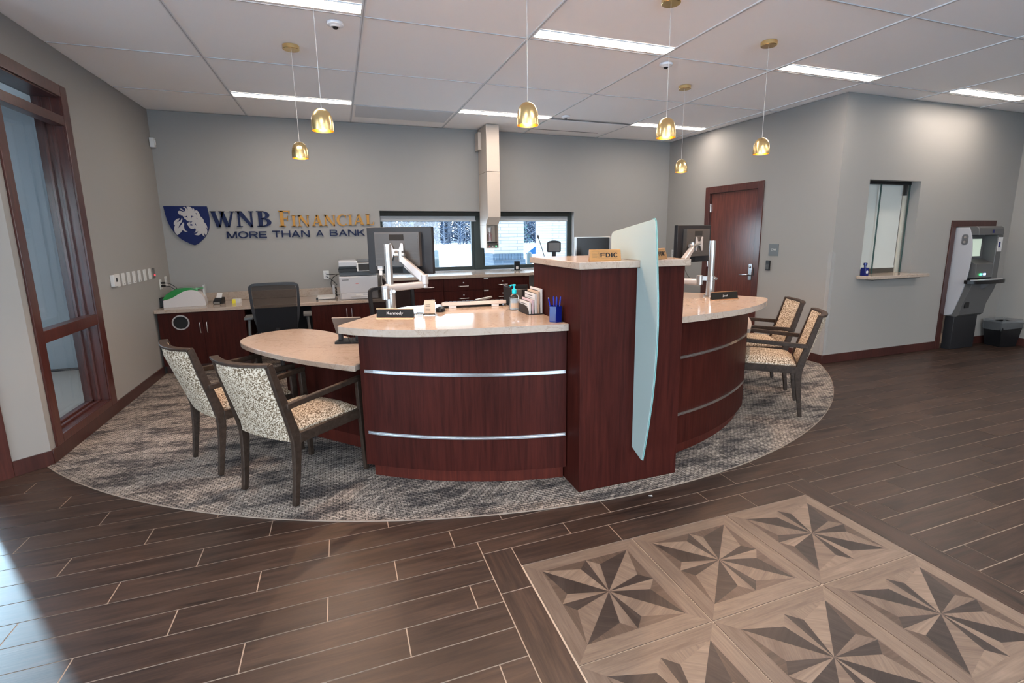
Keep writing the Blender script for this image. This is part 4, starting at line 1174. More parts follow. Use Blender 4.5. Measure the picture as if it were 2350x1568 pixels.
# white cheek pieces and grey face in side profile (y towards the room is negative)
cheek = smoothpts([(-.18, 1.585), (-.235, 1.45), (-.262, 1.25), (-.255, 1.05), (-.225, .85), (-.16, .63), (-.10, .47)], 4)+[(.02, .44), (.02, 1.585)]
mb = MB(); mb.prism(cheek, -.36, -.335, axis='x'); mb.build('side_panel', M_atm, t, bevel=.002)
mb = MB(); mb.prism(cheek, .335, .36, axis='x'); mb.build('side_panel', M_atm, t, bevel=.002)
upper = smoothpts([(-.22, 1.60), (-.30, 1.57), (-.315, 1.50)], 3)
mb = MB(); mb.prism([(.02, 1.60), (-.27, 1.60), (-.305, 1.575), (-.315, 1.49), (.02, 1.49)], -.334, .334, axis='x')
mb.box(-.334, -.26, -.17, .02, .92, 1.489); mb.box(.19, .334, -.31, .02, .92, 1.489)
mb.box(-.26, .19, -.13, .02, .92, 1.489)
mb.prism([(.02, .919), (-.33, .919), (-.30, .80), (-.22, .60), (-.20, .47), (-.16, .44), (.02, .44)], -.334, .334, axis='x')
mb.build('fascia', M_atm2, t, bevel=.006)
mb = MB(); mb.box(-.22, .10, -.142, -.131, 1.22, 1.44); mb.build('screen', M_atm_scr, t)
mb = MB(); mb.prism([(-.131, 1.19), (-.30, 1.13), (-.31, .955), (-.131, .955)], -.259, .189, axis='x'); mb.build('card_reader_panel', M_atm2, t, bevel=.004)
for x, mm in ((-.13, M_greenl), (-.03, M_bluel)):
    mb = MB(); mb.box(x-.025, x+.025, -.319, -.3105, .985, 1.01); mb.build('slot_light', mm, t)
mb = MB(); mb.prism(smoothpts([(-.40, -.32), (-.30, -.42), (0, -.455), (.30, -.42), (.43, -.32)], 4)+[(.42, -.26), (-.38, -.26)], .885, .93); mb.build('shelf', M_dark, t, bevel=.01)
mb = MB(); mb.prism(smoothpts([(-.36, -.33), (-.28, -.40), (0, -.43), (.28, -.40), (.38, -.33)], 4)+[(.37, -.325), (-.35, -.325)], .9305, .937); mb.build('shelf_top', M_atm, t)
mb = MB(); mb.lathe([(0, 0), (.06, .015), (.10, .045), (.12, .09)], (0, -.25, .79), 20); mb.build('dome', M_midgrey, t, smooth=True)
mb = MB(); mb.box(-.27, -.16, -.235, -.222, .56, .70); mb.build('receipt_slot', M_dark, t)
mb = MB(); mb.box(.205, .32, -.316, -.3105, 1.28, 1.46); mb.build('notice_label', M_paper, t)
mb = MB(); mb.box(.22, .27, -.3172, -.3165, 1.33, 1.40); mb.build('blue_mark', M_bluecup, t)
mb = MB(); mb.box(.01, .06, -.3165, -.3155, 1.515, 1.555); mb.build('blue_logo', M_bluecup, t)
mb = MB(); mb.prism(rrect(-.19, -.10, 1.37, 1.50, .03), -.365, -.3605, axis='x'); p = mb.build('lock_plate', M_midgrey, t)
for z in (1.405, 1.465):
    mb = MB(); mb.cyl((-.372, -.145, z), .017, .006, 16, axis='x'); mb.build('lock', M_satin, p)
mb = MB(); mb.box(-.33, .30, -.14, -.001, .001, .438); mb.build('pedestal', M_atm2 if False else M_dark2, t, bevel=.004)

# the machine itself is narrower than its framed opening and stands little off the wall
for o in list(t.children):
    if o.name.startswith('cherry_frame'): continue
    sh = o.name.startswith('shelf')
    for oo in [o]+list(o.children):
        for v in oo.data.vertices:
            v.co.x = ((v.co.x+.43)*.88-.44) if sh else ((v.co.x+.36)*.76-.332)
            v.co.y *= .78
t = thing('waste_bin', 'black rectangular waste bin with a clear liner beside the cash machine', 'waste bin', (8.385, 4.0, 0), radians(-12))
def frust(mb, w0, d0, w1, d1, z0, z1, th=.004):
    vs = []
    for (w, d, z) in ((w0, d0, z0), (w1, d1, z1), (w1-2*th, d1-2*th, z1), (w0-2*th, d0-2*th, z0+th)):
        vs += [(-w/2, -d/2, z), (w/2, -d/2, z), (w/2, d/2, z), (-w/2, d/2, z)]
    fs = [(3, 2, 1, 0)]
    for k in range(3):
        for j in range(4): fs.append((k*4+j, k*4+(j+1) % 4, k*4+4+(j+1) % 4, k*4+4+j))
    fs.append((12, 13, 14, 15)); mb.add(vs, fs)
mb = MB(); frust(mb, .25, .20, .34, .25, .001, .33); mb.build('bin_body', M_dark, t, bevel=.004)
rnd = random.Random(5)
mb = MB(); ring = []; P = rrect(-.178, .178, -.133, .133, .03, 5); n = len(P)
vs = []
for k, (sc, z) in enumerate(((1.0, .245), (1.03, .29), (1.015, .345), (.97, .36), (.93, .33), (.88, .26))):
    for j, (x, y) in enumerate(P):
        jit = .012*sin(j*2.1+k)+rnd.uniform(-.004, .004)
        vs.append((x*sc*(1+jit*.4), y*sc*(1+jit*.4), z+jit+(rnd.uniform(-.02, .02) if k == 0 else 0)))
fs = [(k*n+j, k*n+(j+1) % n, (k+1)*n+(j+1) % n, (k+1)*n+j) for k in range(5) for j in range(n)]
mb.add(vs, fs); mb.build('liner', M_liner, t, smooth=True)
mb = MB(); mb.box(.145, .150, -.05, .03, .16, .27); mb.build('label_sticker', M_paper, t)
t = thing('tissue_box', 'small blue box with a blue bottle top at the left of the teller window ledge', 'box', (5.83, 4.165, TZ0))
mb = MB(); mb.box(-.03, .03, -.03, .03, .0005, .095); mb.build('box', M_bluecup, t, bevel=.003)
mb = MB(); mb.lathe([(.012, .0955), (.012, .12), (.02, .125), (.02, .15), (0, .155)], n=14); mb.build('pump_top', M_bluecup, t, smooth=True)
mb = MB(); mb.cyl((0, -.0315, .045), .018, .001, 16, axis='y'); mb.build('white_mark', M_paper, t)

# ================================================================== ON THE COUNTERS
ZC = 1.0302
M_ribs = mat('ribbed_plastic_lit', (.055, .050, .046), .4)  # case plastic made paler and warmer, pendant light put into the colour
def monitor(label, loc, rz, w=.53, h=.345):
    # local: back face looks towards -y, screen towards +y
    t = thing('monitor', label, 'monitor', loc, rz)
    mb = MB(); mb.box(-w/2, w/2, -.018, .022, -h/2, h/2); mb.build('case', M_dark2, t, bevel=.004)
    mb = MB(); mb.box(-w/2+.015, w/2-.015, .0221, .0228, -h/2+.018, h/2-.015); mb.build('screen', M_screen, t)
    mb = MB(); bw, bh = .36, .25
    mb.box(-bw/2, bw/2, -.058, -.0181, -bh/2+.01, bh/2+.01)
    for i in range(22):
        z = -bh/2+.024+i*.0105
        for a, b in ((-bw/2+.008, -.062), (.062, bw/2-.008)):
            mb.box(a, b, -.0605, -.058, z, z+.0045)
        if z < -.075: mb.box(-.062, .062, -.0605, -.058, z, z+.0045)
    mb.build('ribbed_back', M_ribs, t)
    mb = MB(); mb.box(-.058, .058, -.0592, -.0582, .075, .118); mb.build('recess', M_blackhole, t)
    mb = MB(); mb.box(-.20, .02, -.0195, -.0182, -.165, -.125); mb.build('port_bay', M_blackhole, t)
    mb = MB(); mb.box(-.175, -.135, -.045, -.02, -.145, -.115); mb.box(-.167, -.143, -.04, -.022, -.185, -.146); mb.build('white_plug', M_white, t, bevel=.002)
    mb = MB(); mb.tube([(-.155, -.03, -.185), (-.153, -.035, -.24), (-.13, -.05, -.29), (-.09, -.06, -.33)], .004, 6); mb.build('cable', M_grey, t, smooth=True)
    return t
monitor('large dark monitor seen from behind on the left counter arm', (.44, 3.88, 1.45), radians(-34))
monitor('dark monitor seen from behind beside the cherry door, on the right arm', (3.165, 3.95, 1.455), radians(17))
def arm(label, pole, j1, j2, j3, ztop, rzm, mon):
    t = thing('pole_mount', label, 'monitor arm', (pole[0], pole[1], 0), group='silver monitor arms')
    P = Vector((pole[0], pole[1], 0))
    L = lambda p: Vector(p)-P
    mb = MB(); mb.lathe([(.050, ZC), (.050, ZC+.010), (.0, ZC+.010)], n=24); mb.build('base_plate', M_silver, t, smooth=True)
    mb = MB(); mb.lathe([(.034, ZC+.0105), (.034, ZC+.13), (.025, ZC+.132), (.025, ztop), (0, ztop)], n=24); mb.build('pole', M_silver, t, smooth=True)
    a, b, c = L(j1), L(j2), L(j3)
    mb = MB(); mb.lathe([(.034, ZC+.132), (.034, ZC+.172), (.026, ZC+.172)], n=20)
    mb.bar([(0, 0, ZC+.152), (a.x, a.y, ZC+.152)], .030, .034); mb.lathe([(0, ZC+.10), (.027, ZC+.10), (.027, ZC+.175), (0, ZC+.175)], (a.x, a.y, 0), 18)
    mb.lathe([(0, 0), (.012, 0), (.012, .022), (0, .022)], (.02, -.045, ZC+.152), 12, axis='y')
    mb.build('clamp', M_silver, t, smooth=True)
    za = j1[2]; mb = MB(); d = (b-a); d.z = 0; dn = d.normalized()
    mb.tube([(a.x, a.y, ZC+.176), (a.x, a.y, za+.018)], .026, 14); 
    q = [Vector((a.x, a.y, za)), Vector((a.x, a.y, za))+d*.25, Vector((a.x, a.y, za))+d*.75, Vector((b.x, b.y, za))]
    mb.tube(q, [.030, .027, .025, .024], 14, sx=.75); mb.tube([(b.x, b.y, za-.02), (b.x, b.y, b.z+.03)], .024, 14)
    mb.build('lower_arm', M_armw, t, smooth=True)
    mb = MB(); bb_ = Vector((b.x, b.y, b.z+.01)); up = c-bb_
    mb.bar([bb_, bb_+up*.5, c], [.050, .046, .040], [.060, .050, .040]); mb.bar([bb_+Vector((0, 0, -.035))+up*.18, bb_+Vector((0, 0, -.035))+up*.85], .026, .020)
    mb.tube([(b.x, b.y, b.z-.03), (b.x, b.y, b.z+.045)], .030, 14)
    mb.build('upper_arm', M_armw, t, bevel=.006)
    n = Vector((sin(rzm), -cos(rzm), 0)); s = Vector((cos(rzm), sin(rzm), 0)); m0 = L(mon)+n*.062
    mb = MB(); mb.tube([c+Vector((0, 0, -.03)), c+Vector((0, 0, .05))], .019, 12); mb.tube([c+Vector((0, 0, .02))-s*.045, c+Vector((0, 0, .02))+s*.03], .016, 12)
    mb.tube([c+Vector((0, 0, .02)), m0+n*.01], .014, 10); mb.build('tilt_joint', M_silver, t, smooth=True)
    mb = MB(); fr_ = Matrix((( s.x, -n.x, 0, m0.x), (s.y, -n.y, 0, m0.y), (0, 0, 1, m0.z), (0, 0, 0, 1)))
    mb.M = fr_
    for k in (-1, 1): mb.prism([(k*.058, .062), (k*.040, .065), (k*.022, .02), (k*.022, -.02), (k*.040, -.065), (k*.058, -.062)], -.010, -.002, axis='y')
    mb.box(-.024, .024, -.010, -.002, -.022, .022)
    mb.build('mounting_plate', M_armw, t, bevel=.001)
    return t
M_armw = mat('arm_silver_paint', (.36, .35, .35), .35, metal=.3)
arm('silver monitor arm standing behind the left name plate', (.318, 3.56), (.285, 3.53, 1.205), (.575, 3.68, 1.235), (.425, 3.76, 1.40), 1.503, radians(-34), (.44, 3.88, 1.44))
arm('silver monitor arm with a bare tall pole on the right counter', (2.90, 3.37), (2.83, 3.42, 1.15), (2.72, 3.62, 1.19), (3.05, 3.81, 1.42), 1.492, radians(17), (3.165, 3.95, 1.455))

def nameplate(label, txt, tw, p0, p1):
    a = Vector((*p0, ZC)); b = Vector((*p1, ZC)); d = b-a; L = d.length
    t = thing('name_plate', label, 'name plate', (a+b)/2, atan2(d.y, d.x), group='desk name plates')
    mb = MB(); mb.prism([(-.012, .005), (.018, .005), (.006, .060), (.001, .060)], -L/2+.003, L/2-.003, axis='x'); mb.build('plate', M_nameb, t)
    mb = MB(); mb.box(-L/2, L/2, -.016, .020, 0, .005); mb.prism([(-.001, .0601), (.007, .0601), (.007, .064), (-.001, .064)], -L/2, L/2, axis='x'); mb.build('holder', M_copper, t, bevel=.0005)
    rm = Matrix.Rotation(pi/2-math.atan(.013/.055), 4, 'X')
    text_mesh('name_text', txt, M_paper, t, -tw/2, tw/2, .024 if txt[0] == 'K' else .019, (0, -.0088, .020), rm, .001, .004)
nameplate('black name plate reading Kennedy on the left counter', 'Kennedy', .108, (.204, 3.35), (.431, 3.25))
nameplate('black name plate reading Joel on the right counter', 'Joel', .050, (2.745, 3.17), (3.00, 3.165))

# keyboard leaning with its back and feet to the viewer
t = thing('keyboard', 'thin keyboard seen from behind with two flip feet on the left counter', 'keyboard', (.93, 3.60, ZC), radians(-5))
mb = MB(); mb.prism([(-.03, .018), (-.022, .045), (.13, .012), (.13, .002)], -.245, .235, axis='x'); mb.build('case', mat('keyboard_back', (.40,.34,.30), .4), t, bevel=.003)
mb = MB()
for i in range(14):
    for j in range(4): mb.box(-.225+i*.032, -.199+i*.032, -.006+j*.029, .018+j*.029, .0425-j*.0062-.006, .0455-j*.0062)
mb.build('keys', M_dark, t)
for x in (-.17, .15):
    mb = MB(); mb.box(x-.028, x+.028, -.026, -.020, 0, .026); mb.build('foot', M_paperp if False else M_white, t, bevel=.002)
# card holder
t = thing('card_holder', 'small clear acrylic holder with a printed card beside the left name plate', 'card holder', (.545, 3.32, ZC), radians(-20))
mb = MB(); mb.prism([(-.030, 0), (.035, 0), (.035, .004), (.008, .006), (.028, .085), (.024, .086), (-.004, .006), (-.030, .018)], -.040, .040, axis='x'); mb.build('stand', M_glassc, t)
mb = MB(); mb.prism([(-.003, .008), (.0, .008), (.020, .100), (.017, .100)], -.036, .036, axis='x'); mb.build('card', M_papert, t)
mb = MB()
for z in (.03, .04, .05, .06, .07): mb.box(-.028, .004, -.0035+(z-.008)*.217-.0006, -.0035+(z-.008)*.217+.0006, z, z+.002)
mb.box(.014, .026, .0155, .0165, .075, .090); mb.build('print', M_dark, t)
t = thing('computer_mouse', 'black mouse behind the acrylic card holder', 'mouse', (.645, 3.47, ZC), radians(70))
mb = MB(); mb.lathe([(0, 0), (.034, .001), (.036, .010), (.030, .026), (.015, .034), (0, .036)], n=20); o = mb.build('body', M_dark, t, smooth=True); o.scale = (1.5, .95, 1)
mb = MB(); mb.tube([(.43, 3.40, ZC+.004), (.47, 3.42, ZC+.004), (.52, 3.38, ZC+.004), (.54, 3.42, ZC+.004), (.48, 3.46, ZC+.004), (.44, 3.36, ZC+.004), (.50, 3.35, ZC+.004)], .0025, 6)
tag(mb.build('cable_loop', M_dark, smooth=True), 'thin black cable loop on the left counter beside the name plate', 'cable')
mb = MB(); mb.box(.395, .43, 3.385, 3.405, ZC, ZC+.009); tag(mb.build('usb_stick', M_white), 'tiny white usb plug behind the right end of the left name plate', 'usb stick')
# hand sanitizer
t = thing('sanitizer_bottle', 'clear hand sanitizer bottle with a teal pump on the left counter', 'bottle', (1.148, 3.325, ZC))
t.scale = (1.12, 1.12, 1.15)
mb = MB(); sect = [(.030, 0), (.033, .006), (.033, .030), (.029, .050), (.032, .078), (.028, .090), (.012, .097), (.012, .102)]
mb.lathe([(0, 0)]+sect+[(0, .102)], n=24); o = mb.build('bottle', M_bottle, t, smooth=True); o.scale = (1.0, .65, 1)
mb = MB(); mb.lathe([(0, .003), (.028, .004), (.028, .030), (.0255, .050), (.0275, .070), (0, .072)], n=20); o = mb.build('gel', mat('pale_gel', (.75,.78,.80), .2, trans=.5), t, smooth=True); o.scale = (1, .62, 1)
mb = MB(); mb.lathe([(.0145, .1025), (.0145, .125), (.009, .130), (.005, .134), (.005, .152), (0, .152)], n=18); mb.lathe([(.010, .150), (.011, .158), (0, .160)], n=14); mb.bar([(0, 0, .155), (-.020, -.004, .155), (-.030, -.006, .150)], [.010, .008, .006], [.007, .006, .006]); mb.build('pump', M_teal, t, smooth=True)
mb = MB(); mb.lathe([(.0335, .015), (.0335, .045)], n=24); mb.f = [f for f, q in zip(mb.f, range(24)) if q > 13 and q < 23]; mb.m = [0]*len(mb.f); o = mb.build('label', M_papert, t); o.scale = (1, .66, 1)
# brochure sorter: stepped dark file with leaflets
t = thing('brochure_sorter', 'dark stepped letter sorter against the pillar side', 'letter sorter', (1.158, 3.168, ZC), radians(-90))
mb = MB(); mb.box(-.10, .11, -.003, .108, 0, .004)
hs = [.060, .075, .100, .120, .135]
for i, hh in enumerate(hs):
    y = i*.0205; mb.prism([(-.10, .004), (.10, .004), (.10, hh*.30), (.085, hh*.65), (.05, hh*.92), (.0, hh), (-.10, hh)], y, y+.002, axis='y')
mb.build('body', M_dark2, t)
specs = [(0, .085, M_paper, 'front most, lowest white'), (1, .100, M_paperp, 'second from the front, pink'), (2, .140, M_paper, 'third from the front, white and tall'), (3, .155, M_papert, 'fourth from the front, tan'), (4, .172, M_paper, 'fifth, white')]
hw = .088
for i, hh, mm, lab in specs:
    mb = MB(); y = 1
    yy = i*.0205+.0035
    mb.box(-hw, hw+.012, yy, yy+.004, .006, hh); mb.box(-hw+.004, hw+.010, yy+.005, yy+.009, .006, hh-.006); mb.box(-hw, hw+.012, yy+.010, yy+.014, .006, hh-.003)
    o = mb.build('leaflet_stack', mm); o.matrix_world = T(1.158, 3.168, ZC) @ rot(radians(-90)); tag(o, 'stack of leaflets in the dark sorter, '+lab, 'leaflets', 'leaflet stacks in the sorter')
    mb = MB(); mb.box(-hw+.01, hw-.03, yy-.0008, yy-.0001, hh-.020, hh-.015); mb.box(-hw+.02, hw-.01, yy-.0008, yy-.0001, hh-.033, hh-.031); p = mb.build('print', M_grey, o)
t = thing('letter_tray', 'open dark file box behind the sanitizer bottle', 'file box', (1.282, 3.60, ZC), radians(0))
mb = MB(); mb.box(-.10, .10, -.08, .08, 0, .004); mb.box(-.10, -.092, -.08, .08, .004, .14); mb.box(-.092, .10, .072, .08, .004, .14); mb.box(-.005, .10, -.08, -.072, .004, .12); mb.build('body', M_dark2, t, bevel=.001)
mb = MB(); mb.box(-.085, .09, .02, .04, .005, .11); mb.build('folder', M_grey, t)
t = thing('stapler', 'black and silver stapler lying beyond the keyboard', 'stapler', (1.05, 3.785, ZC), radians(4))
mb = MB(); mb.box(-.07, .07, -.018, .018, 0, .010); mb.build('base', M_dark, t, bevel=.002)
mb = MB(); mb.bar([(-.068, 0, .022), (.07, 0, .042)], .024, .016); mb.build('arm', M_silver, t, bevel=.003)
# pen cup and pens
t = thing('pen_cup', 'shiny cobalt blue hexagonal pen cup at the end of the left counter', 'pen cup', (1.222, 2.772, ZC), radians(10))
hexo = [(.047*cos(i*pi/3), .047*sin(i*pi/3)) for i in range(6)]; hexi = [(.041*cos(i*pi/3), .041*sin(i*pi/3)) for i in range(6)]
hexo = [(x*.92, y*.92) for x, y in hexo]; hexi = [(x*.92, y*.92) for x, y in hexi]
mb = MB(); mb.prism(hexo, 0, .008); mb.prism(hexo, .008, .098, holes=[hexi]); mb.build('cup', M_bluecup, t, bevel=.002)
for i, (dx, dy, tx, ty, hh) in enumerate(((-.018, .0, -.045, .0, .145), (.000, .010, -.004, .020, .150), (.005, .000, .012, .010, .148), (.016, -.004, .040, .012, .146), (.010, .015, .022, .022, .140))):
    mb = MB(); a = Vector((1.222+dx, 2.772+dy, ZC+.010)); b = Vector((1.222+tx, 2.772+ty, ZC+hh))
    mb.tube([a, a+(b-a)*.9, b], [.0045, .005, .0038], 8); o = mb.build('pen', M_bluepen, smooth=True)
    mb = MB(); mb.tube([b+(b-a)*.001, b+(b-a)*.035], .003, 8); mb.build('clicker', M_white if i == 0 else M_bluepen, o)
    tag(o, 'blue pen in the cobalt cup, '+('leaning left with a pale end', 'upright at the back', 'upright in the middle', 'leaning right', 'short one at the back right')[i], 'pen', 'blue pens in the cup')
# phone on the low table, seen from behind
t = thing('desk_phone', 'black desk phone with a tilted screen on the low table under the left counter tip', 'telephone', (.03, 3.98, .7605), radians(-14))
mb = MB(); mb.prism(rrect(-.095, .10, -.075, .10, .015), 0, .014); mb.build('base', M_dark, t, bevel=.003)
mb = MB(); mb.prism([(-.02, .015), (.03, .015), (.045, .10), (-.015, .11)], -.075, -.050, axis='x'); mb.prism([(-.02, .015), (.03, .015), (.045, .10), (-.015, .11)], .050, .075, axis='x'); mb.build('stand', M_dark2, t, bevel=.002)
mb = MB(); mb.prism([(-.055, .195), (-.045, .202), (.07, .06), (.055, .05)], -.105, .105, axis='x'); mb.build('tilted_body', mat('phone_back_brown', (.14, .115, .10), .4), t, bevel=.003)
mb = MB(); mb.tube([(.0, -.04, .10), (.01, -.07, .05), (.02, -.082, .02), (.05, -.085, .006), (.08, -.08, .004)], .003, 6); mb.tube([(.04, -.03, .09), (.045, -.06, .05), (.03, -.08, .02)], .003, 6); mb.build('cords', M_dark, t, smooth=True)

# ---- on the pillar: two gold plaques
def plaque(label, c, rz):
    t = thing('desk_plaque', label, 'plaque', (c[0], c[1], 1.4045), rz, group='gold desk plaques')
    w = .092
    mb = MB(); mb.prism([(-.024, 0), (.024, 0), (.006, .064), (-.003, .064)], -w, w, axis='x'); mb.build('body', M_brass2, t, bevel=.002)
    rm = Matrix.Rotation(pi/2-math.atan(.021/.064), 4, 'X')
    o = (0, -.0183, .020)
    mb = MB(); mb.M = T(*o) @ rm; x = -.028
    for c in 'FDIC':
        wc = .009 if c == 'I' else .0265
        for pl in sans(c, 1 if c == 'I' else .26): mb.prism([(x+wc*px, .027*py) for px, py in pl], 0, .001)
        x += wc+.004
    mb.build('plaque_text', M_dark, t)
    mb = MB(); mb.M = T(*o) @ rm
    for r in (.020, .026):
        mb.prism([(-.056+r*cos(radians(a)), .013+r*sin(radians(a))) for a in range(-50, 51, 10)]+[(-.056+(r-.0012)*cos(radians(a)), .013+(r-.0012)*sin(radians(a))) for a in range(50, -51, -10)], 0, .0008)
    mb.box(-.078, .070, .0355, .0370, 0, .0006); mb.box(-.028, .074, -.0065, -.0055, 0, .0006)
    for i in range(5): mb.box(-.076, -.050+(i % 2)*.004, -.002+i*.007, -.0005+i*.007, 0, .0006)
    mb.build('emblem', mat('plaque_engraving', (.16, .10, .04), .5), t)
plaque('gold plaque reading FDIC on the left half of the pillar top', (1.447, 2.575), radians(-16))
plaque('gold plaque reading FDIC on the right of the glass fin, turned away', (1.795, 2.55), radians(32))

# ---- beyond the pillar
t = thing('monitor', 'dark monitor on the counter beyond the pillar, left of the glass fin', 'monitor', (2.60, 4.9, 1.40), radians(-8))
mb = MB(); mb.box(-.20, .20, -.015, .02, -.13, .125); mb.build('case', M_silver, t, bevel=.003)
mb = MB(); mb.box(-.185, .19, -.0165, -.0151, -.12, .117); mb.build('screen', M_screen, t)
mb = MB(); mb.box(-.02, .02, .0201, .05, -.365, .0); mb.box(-.10, .10, -.06, .10, -.374, -.366); mb.build('stand', M_dark, t)
mb = MB(); mb.prism([(2.2, 4.40), (3.0, 4.40), (3.0, 5.3), (2.2, 5.3)], .985, 1.0245); o = mb.build('worktop', M_stone); tag(o, 'inner cream stone return counter hidden behind the pillar', 'worktop')
mb = MB(); mb.box(2.25, 2.95, 4.45, 5.25, .0075, .984); o = mb.build('base_cabinet', M_cherry); tag(o, 'cherry base of the inner return counter behind the pillar', 'cabinet')
t = thing('call_station', 'small dark screen unit with a rounded top in front of the drive-up window', 'call station', (3.06, 7.0, 1.0272), radians(-15))
mb = MB(); mb.prism(rrect(-.105, .105, .26, .415, .02)[:]+[], -.02, .02, axis='y'); mb.prism([(-.095, .415)]+[(x, .415+.022*cos(x/.1*pi/2)) for x in [-.09+.02*i for i in range(10)]]+[(.095, .415)], -.02, .02, axis='y'); mb.build('head', M_dark2, t, bevel=.003)
mb = MB(); mb.box(-.085, .085, -.022, -.0202, .275, .40); mb.build('screen', mat('call_screen', (.08,.07,.065), .3), t)
mb = MB(); mb.box(-.03, .03, -.015, .015, .0105, .27); mb.box(-.07, .07, -.05, .06, 0, .010); mb.build('stand', M_dark, t)
t = thing('microphone', 'thin gooseneck microphone leaning left in front of the drive-up window', 'microphone', (2.93, 6.93, 1.0272))
mb = MB(); mb.lathe([(0, 0), (.035, 0), (.035, .02), (0, .022)], n=16); mb.build('base', M_dark, t, smooth=True)
mb = MB(); mb.tube([(0, 0, .02), (-.03, 0, .12), (-.085, 0, .30), (-.145, 0, .47)], .005, 8); mb.build('gooseneck', M_dark, t, smooth=True)
mb = MB(); mb.tube([(-.145, 0, .465), (-.150, 0, .485), (-.158, 0, .51), (-.160, 0, .52)], [.010, .016, .016, .008], 10); mb.build('mic_head', M_grey, t, smooth=True)
t = thing('badge_stand', 'small dark upright card stand on the worktop below the window', 'card stand', (2.50, 7.10, 1.0272))
mb = MB(); mb.box(-.075, .075, -.04, .04, 0, .006); mb.build('base', M_bronze, t)
mb = MB(); mb.box(-.045, .045, -.008, .008, .0065, .135); mb.build('panel', M_dark, t, bevel=.002)
mb = MB(); mb.box(-.018, .018, -.0095, -.0081, .02, .06); mb.build('label', M_paper, t)
t = thing('desk_device', 'rounded grey device top just behind the left gold plaque', 'device', (2.42, 4.55, 1.025), radians(-20))  # device of unknown kind, known only by its rounded top
mb = MB(); mb.prism([(-.07, 0), (.08, 0), (.08, .37), (.04, .375), (-.02, .34), (-.06, .28)], -.03, .03, axis='y'); mb.build('body', M_grey, t, bevel=.008)

# ---- low worktop items
ZW = .7625
t = thing('check_scanner', 'cream coin and check machine with a green lid in the left corner', 'check scanner', (-1.755, 6.93, ZW), radians(6))
prof = [(-.20, 0), (.215, 0), (.222, .02), (.212, .085), (.185, .14), (.15, .175), (.10, .192), (.05, .190), (.0, .175), (-.06, .14), (-.12, .105), (-.195, .085)]
mb = MB(); mb.prism(smoothpts(prof[3:], 3)[:]+prof[:3], -.12, .10, axis='y'); mb.build('body', M_scanner, t, bevel=.012, seg=3)
lid = [(-.195, .082), (-.165, .14), (-.11, .18), (-.04, .208), (.04, .212), (.10, .200), (.148, .180), (.10, .196), (.0, .176), (-.06, .142)]
mb = MB(); mb.prism(smoothpts([(-.205, .095), (-.17, .145), (-.11, .188), (-.04, .215), (.04, .220), (.10, .212), (.155, .182)], 3)+[(.10, .17), (.0, .15), (-.06, .12), (-.15, .09)], -.095, .075, axis='y'); mb.build('green_lid', M_green, t, bevel=.006)
mb = MB(); mb.box(.12, .20, .0, .12, .196, .206); mb.build('green_tab', M_green, t); 
mb = MB(); mb.box(.19, .205, .02, .14, .05, .235); mb.build('clear_bin', mat('clear_plastic', (.75,.75,.72), .1, alpha=.45), t)
mb = MB(); mb.box(-.26, -.201, -.05, .06, 0, .11); mb.build('hopper', M_dark, t, bevel=.006)
for o in cords: o.parent = t; o.matrix_parent_inverse = (T(*t.location) @ rot(radians(6))).inverted()
t = thing('receipt_printer', 'small black receipt printer with paper sticking up', 'receipt printer', (-1.415, 6.97, ZW), radians(-10))
mb = MB(); mb.prism([(-.07, 0), (.08, 0), (.08, .075), (.0, .07), (-.07, .035)], -.045, .045, axis='x'); mb.build('body', M_dark, t, bevel=.008)
mb = MB(); mb.box(-.034, .034, -.072, -.068, .008, .030); mb.build('front_cover', M_silver, t)
mb = MB(); mb.prism([(.015, .07), (.018, .07), (.060, .125), (.057, .125)], -.032, .028, axis='x'); mb.build('paper', M_paper, t)
t0 = None
for i in range(3):
    o = thing('note_pad', ('bottom', 'middle', 'top')[i]+' white note pad of the small yellow edged stack', 'note pad', (-1.225, 6.965, ZW+i*.0165), radians(-8+i*2), group='stacked note pads')
    mb = MB(); mb.box(-.040, .048, -.035, .035, 0, .016); mb.build('sheets', M_paper, o, bevel=.001)
    mb = MB(); mb.box(-.042, -.0402, -.035, .035, 0, .016); mb.box(-.04, .0, -.0362, -.0352, 0, .016); mb.build('yellow_edge', M_yellow, o)
t = thing('paper_tray', 'low black tray holding white paper left of the printer', 'paper tray', (-.185, 6.90, ZW))
mb = MB(); mb.box(-.125, .105, -.06, .14, 0, .006); mb.box(-.125, -.10, -.075, -.055, 0, .03); mb.build('tray', M_dark, t)
mb = MB(); mb.prism([(-.07, .0065), (.13, .0065), (.13, .042), (-.07, .028)], -.11, .10, axis='x'); mb.build('paper', M_paper, t)
t = thing('power_strip', 'grey power strip with cords standing left of the printer', 'power strip', (-.095, 7.10, ZW), radians(0))
mb = MB(); mb.box(-.015, .015, -.03, .03, 0, .16); mb.build('body', M_white2, t, bevel=.003)
mb = MB(); 
for z in (.04, .08, .12): mb.tube([(.016, -.01, z), (.032, -.02, z), (.034, -.03, z-.03)], .008, 6)
mb.build('plugs', M_dark, t, smooth=True)
pcords = []
for k, pth in enumerate(([(-.178, YB-.010, 1.045), (-.10, YB-.04, 1.045), (-.05, YB-.05, 1.05), (0.0, YB-.08, 1.045)], [(-.178, YB-.010, 1.02), (-.13, YB-.05, .99), (-.08, 7.2, .95), (-.05, 7.12, .92)], [(-.04, YB-.03, 1.04), (-.10, YB-.05, 1.0), (-.125, YB-.06, .92), (-.10, 7.2, .83), (-.06, 7.10, .78)])):
    mb = MB(); mb.tube(smoothpts(pth, 5), .0045, 6); pcords.append(mb.build('power_cord', M_dark, smooth=True))
t = thing('printer', 'large white laser printer with a document feeder on the low worktop', 'printer', (.215, 6.89, ZW))
mb = MB(); mb.box(-.235, .235, -.20, .26, .0, .245); mb.build('body', M_white2, t, bevel=.012, seg=3)
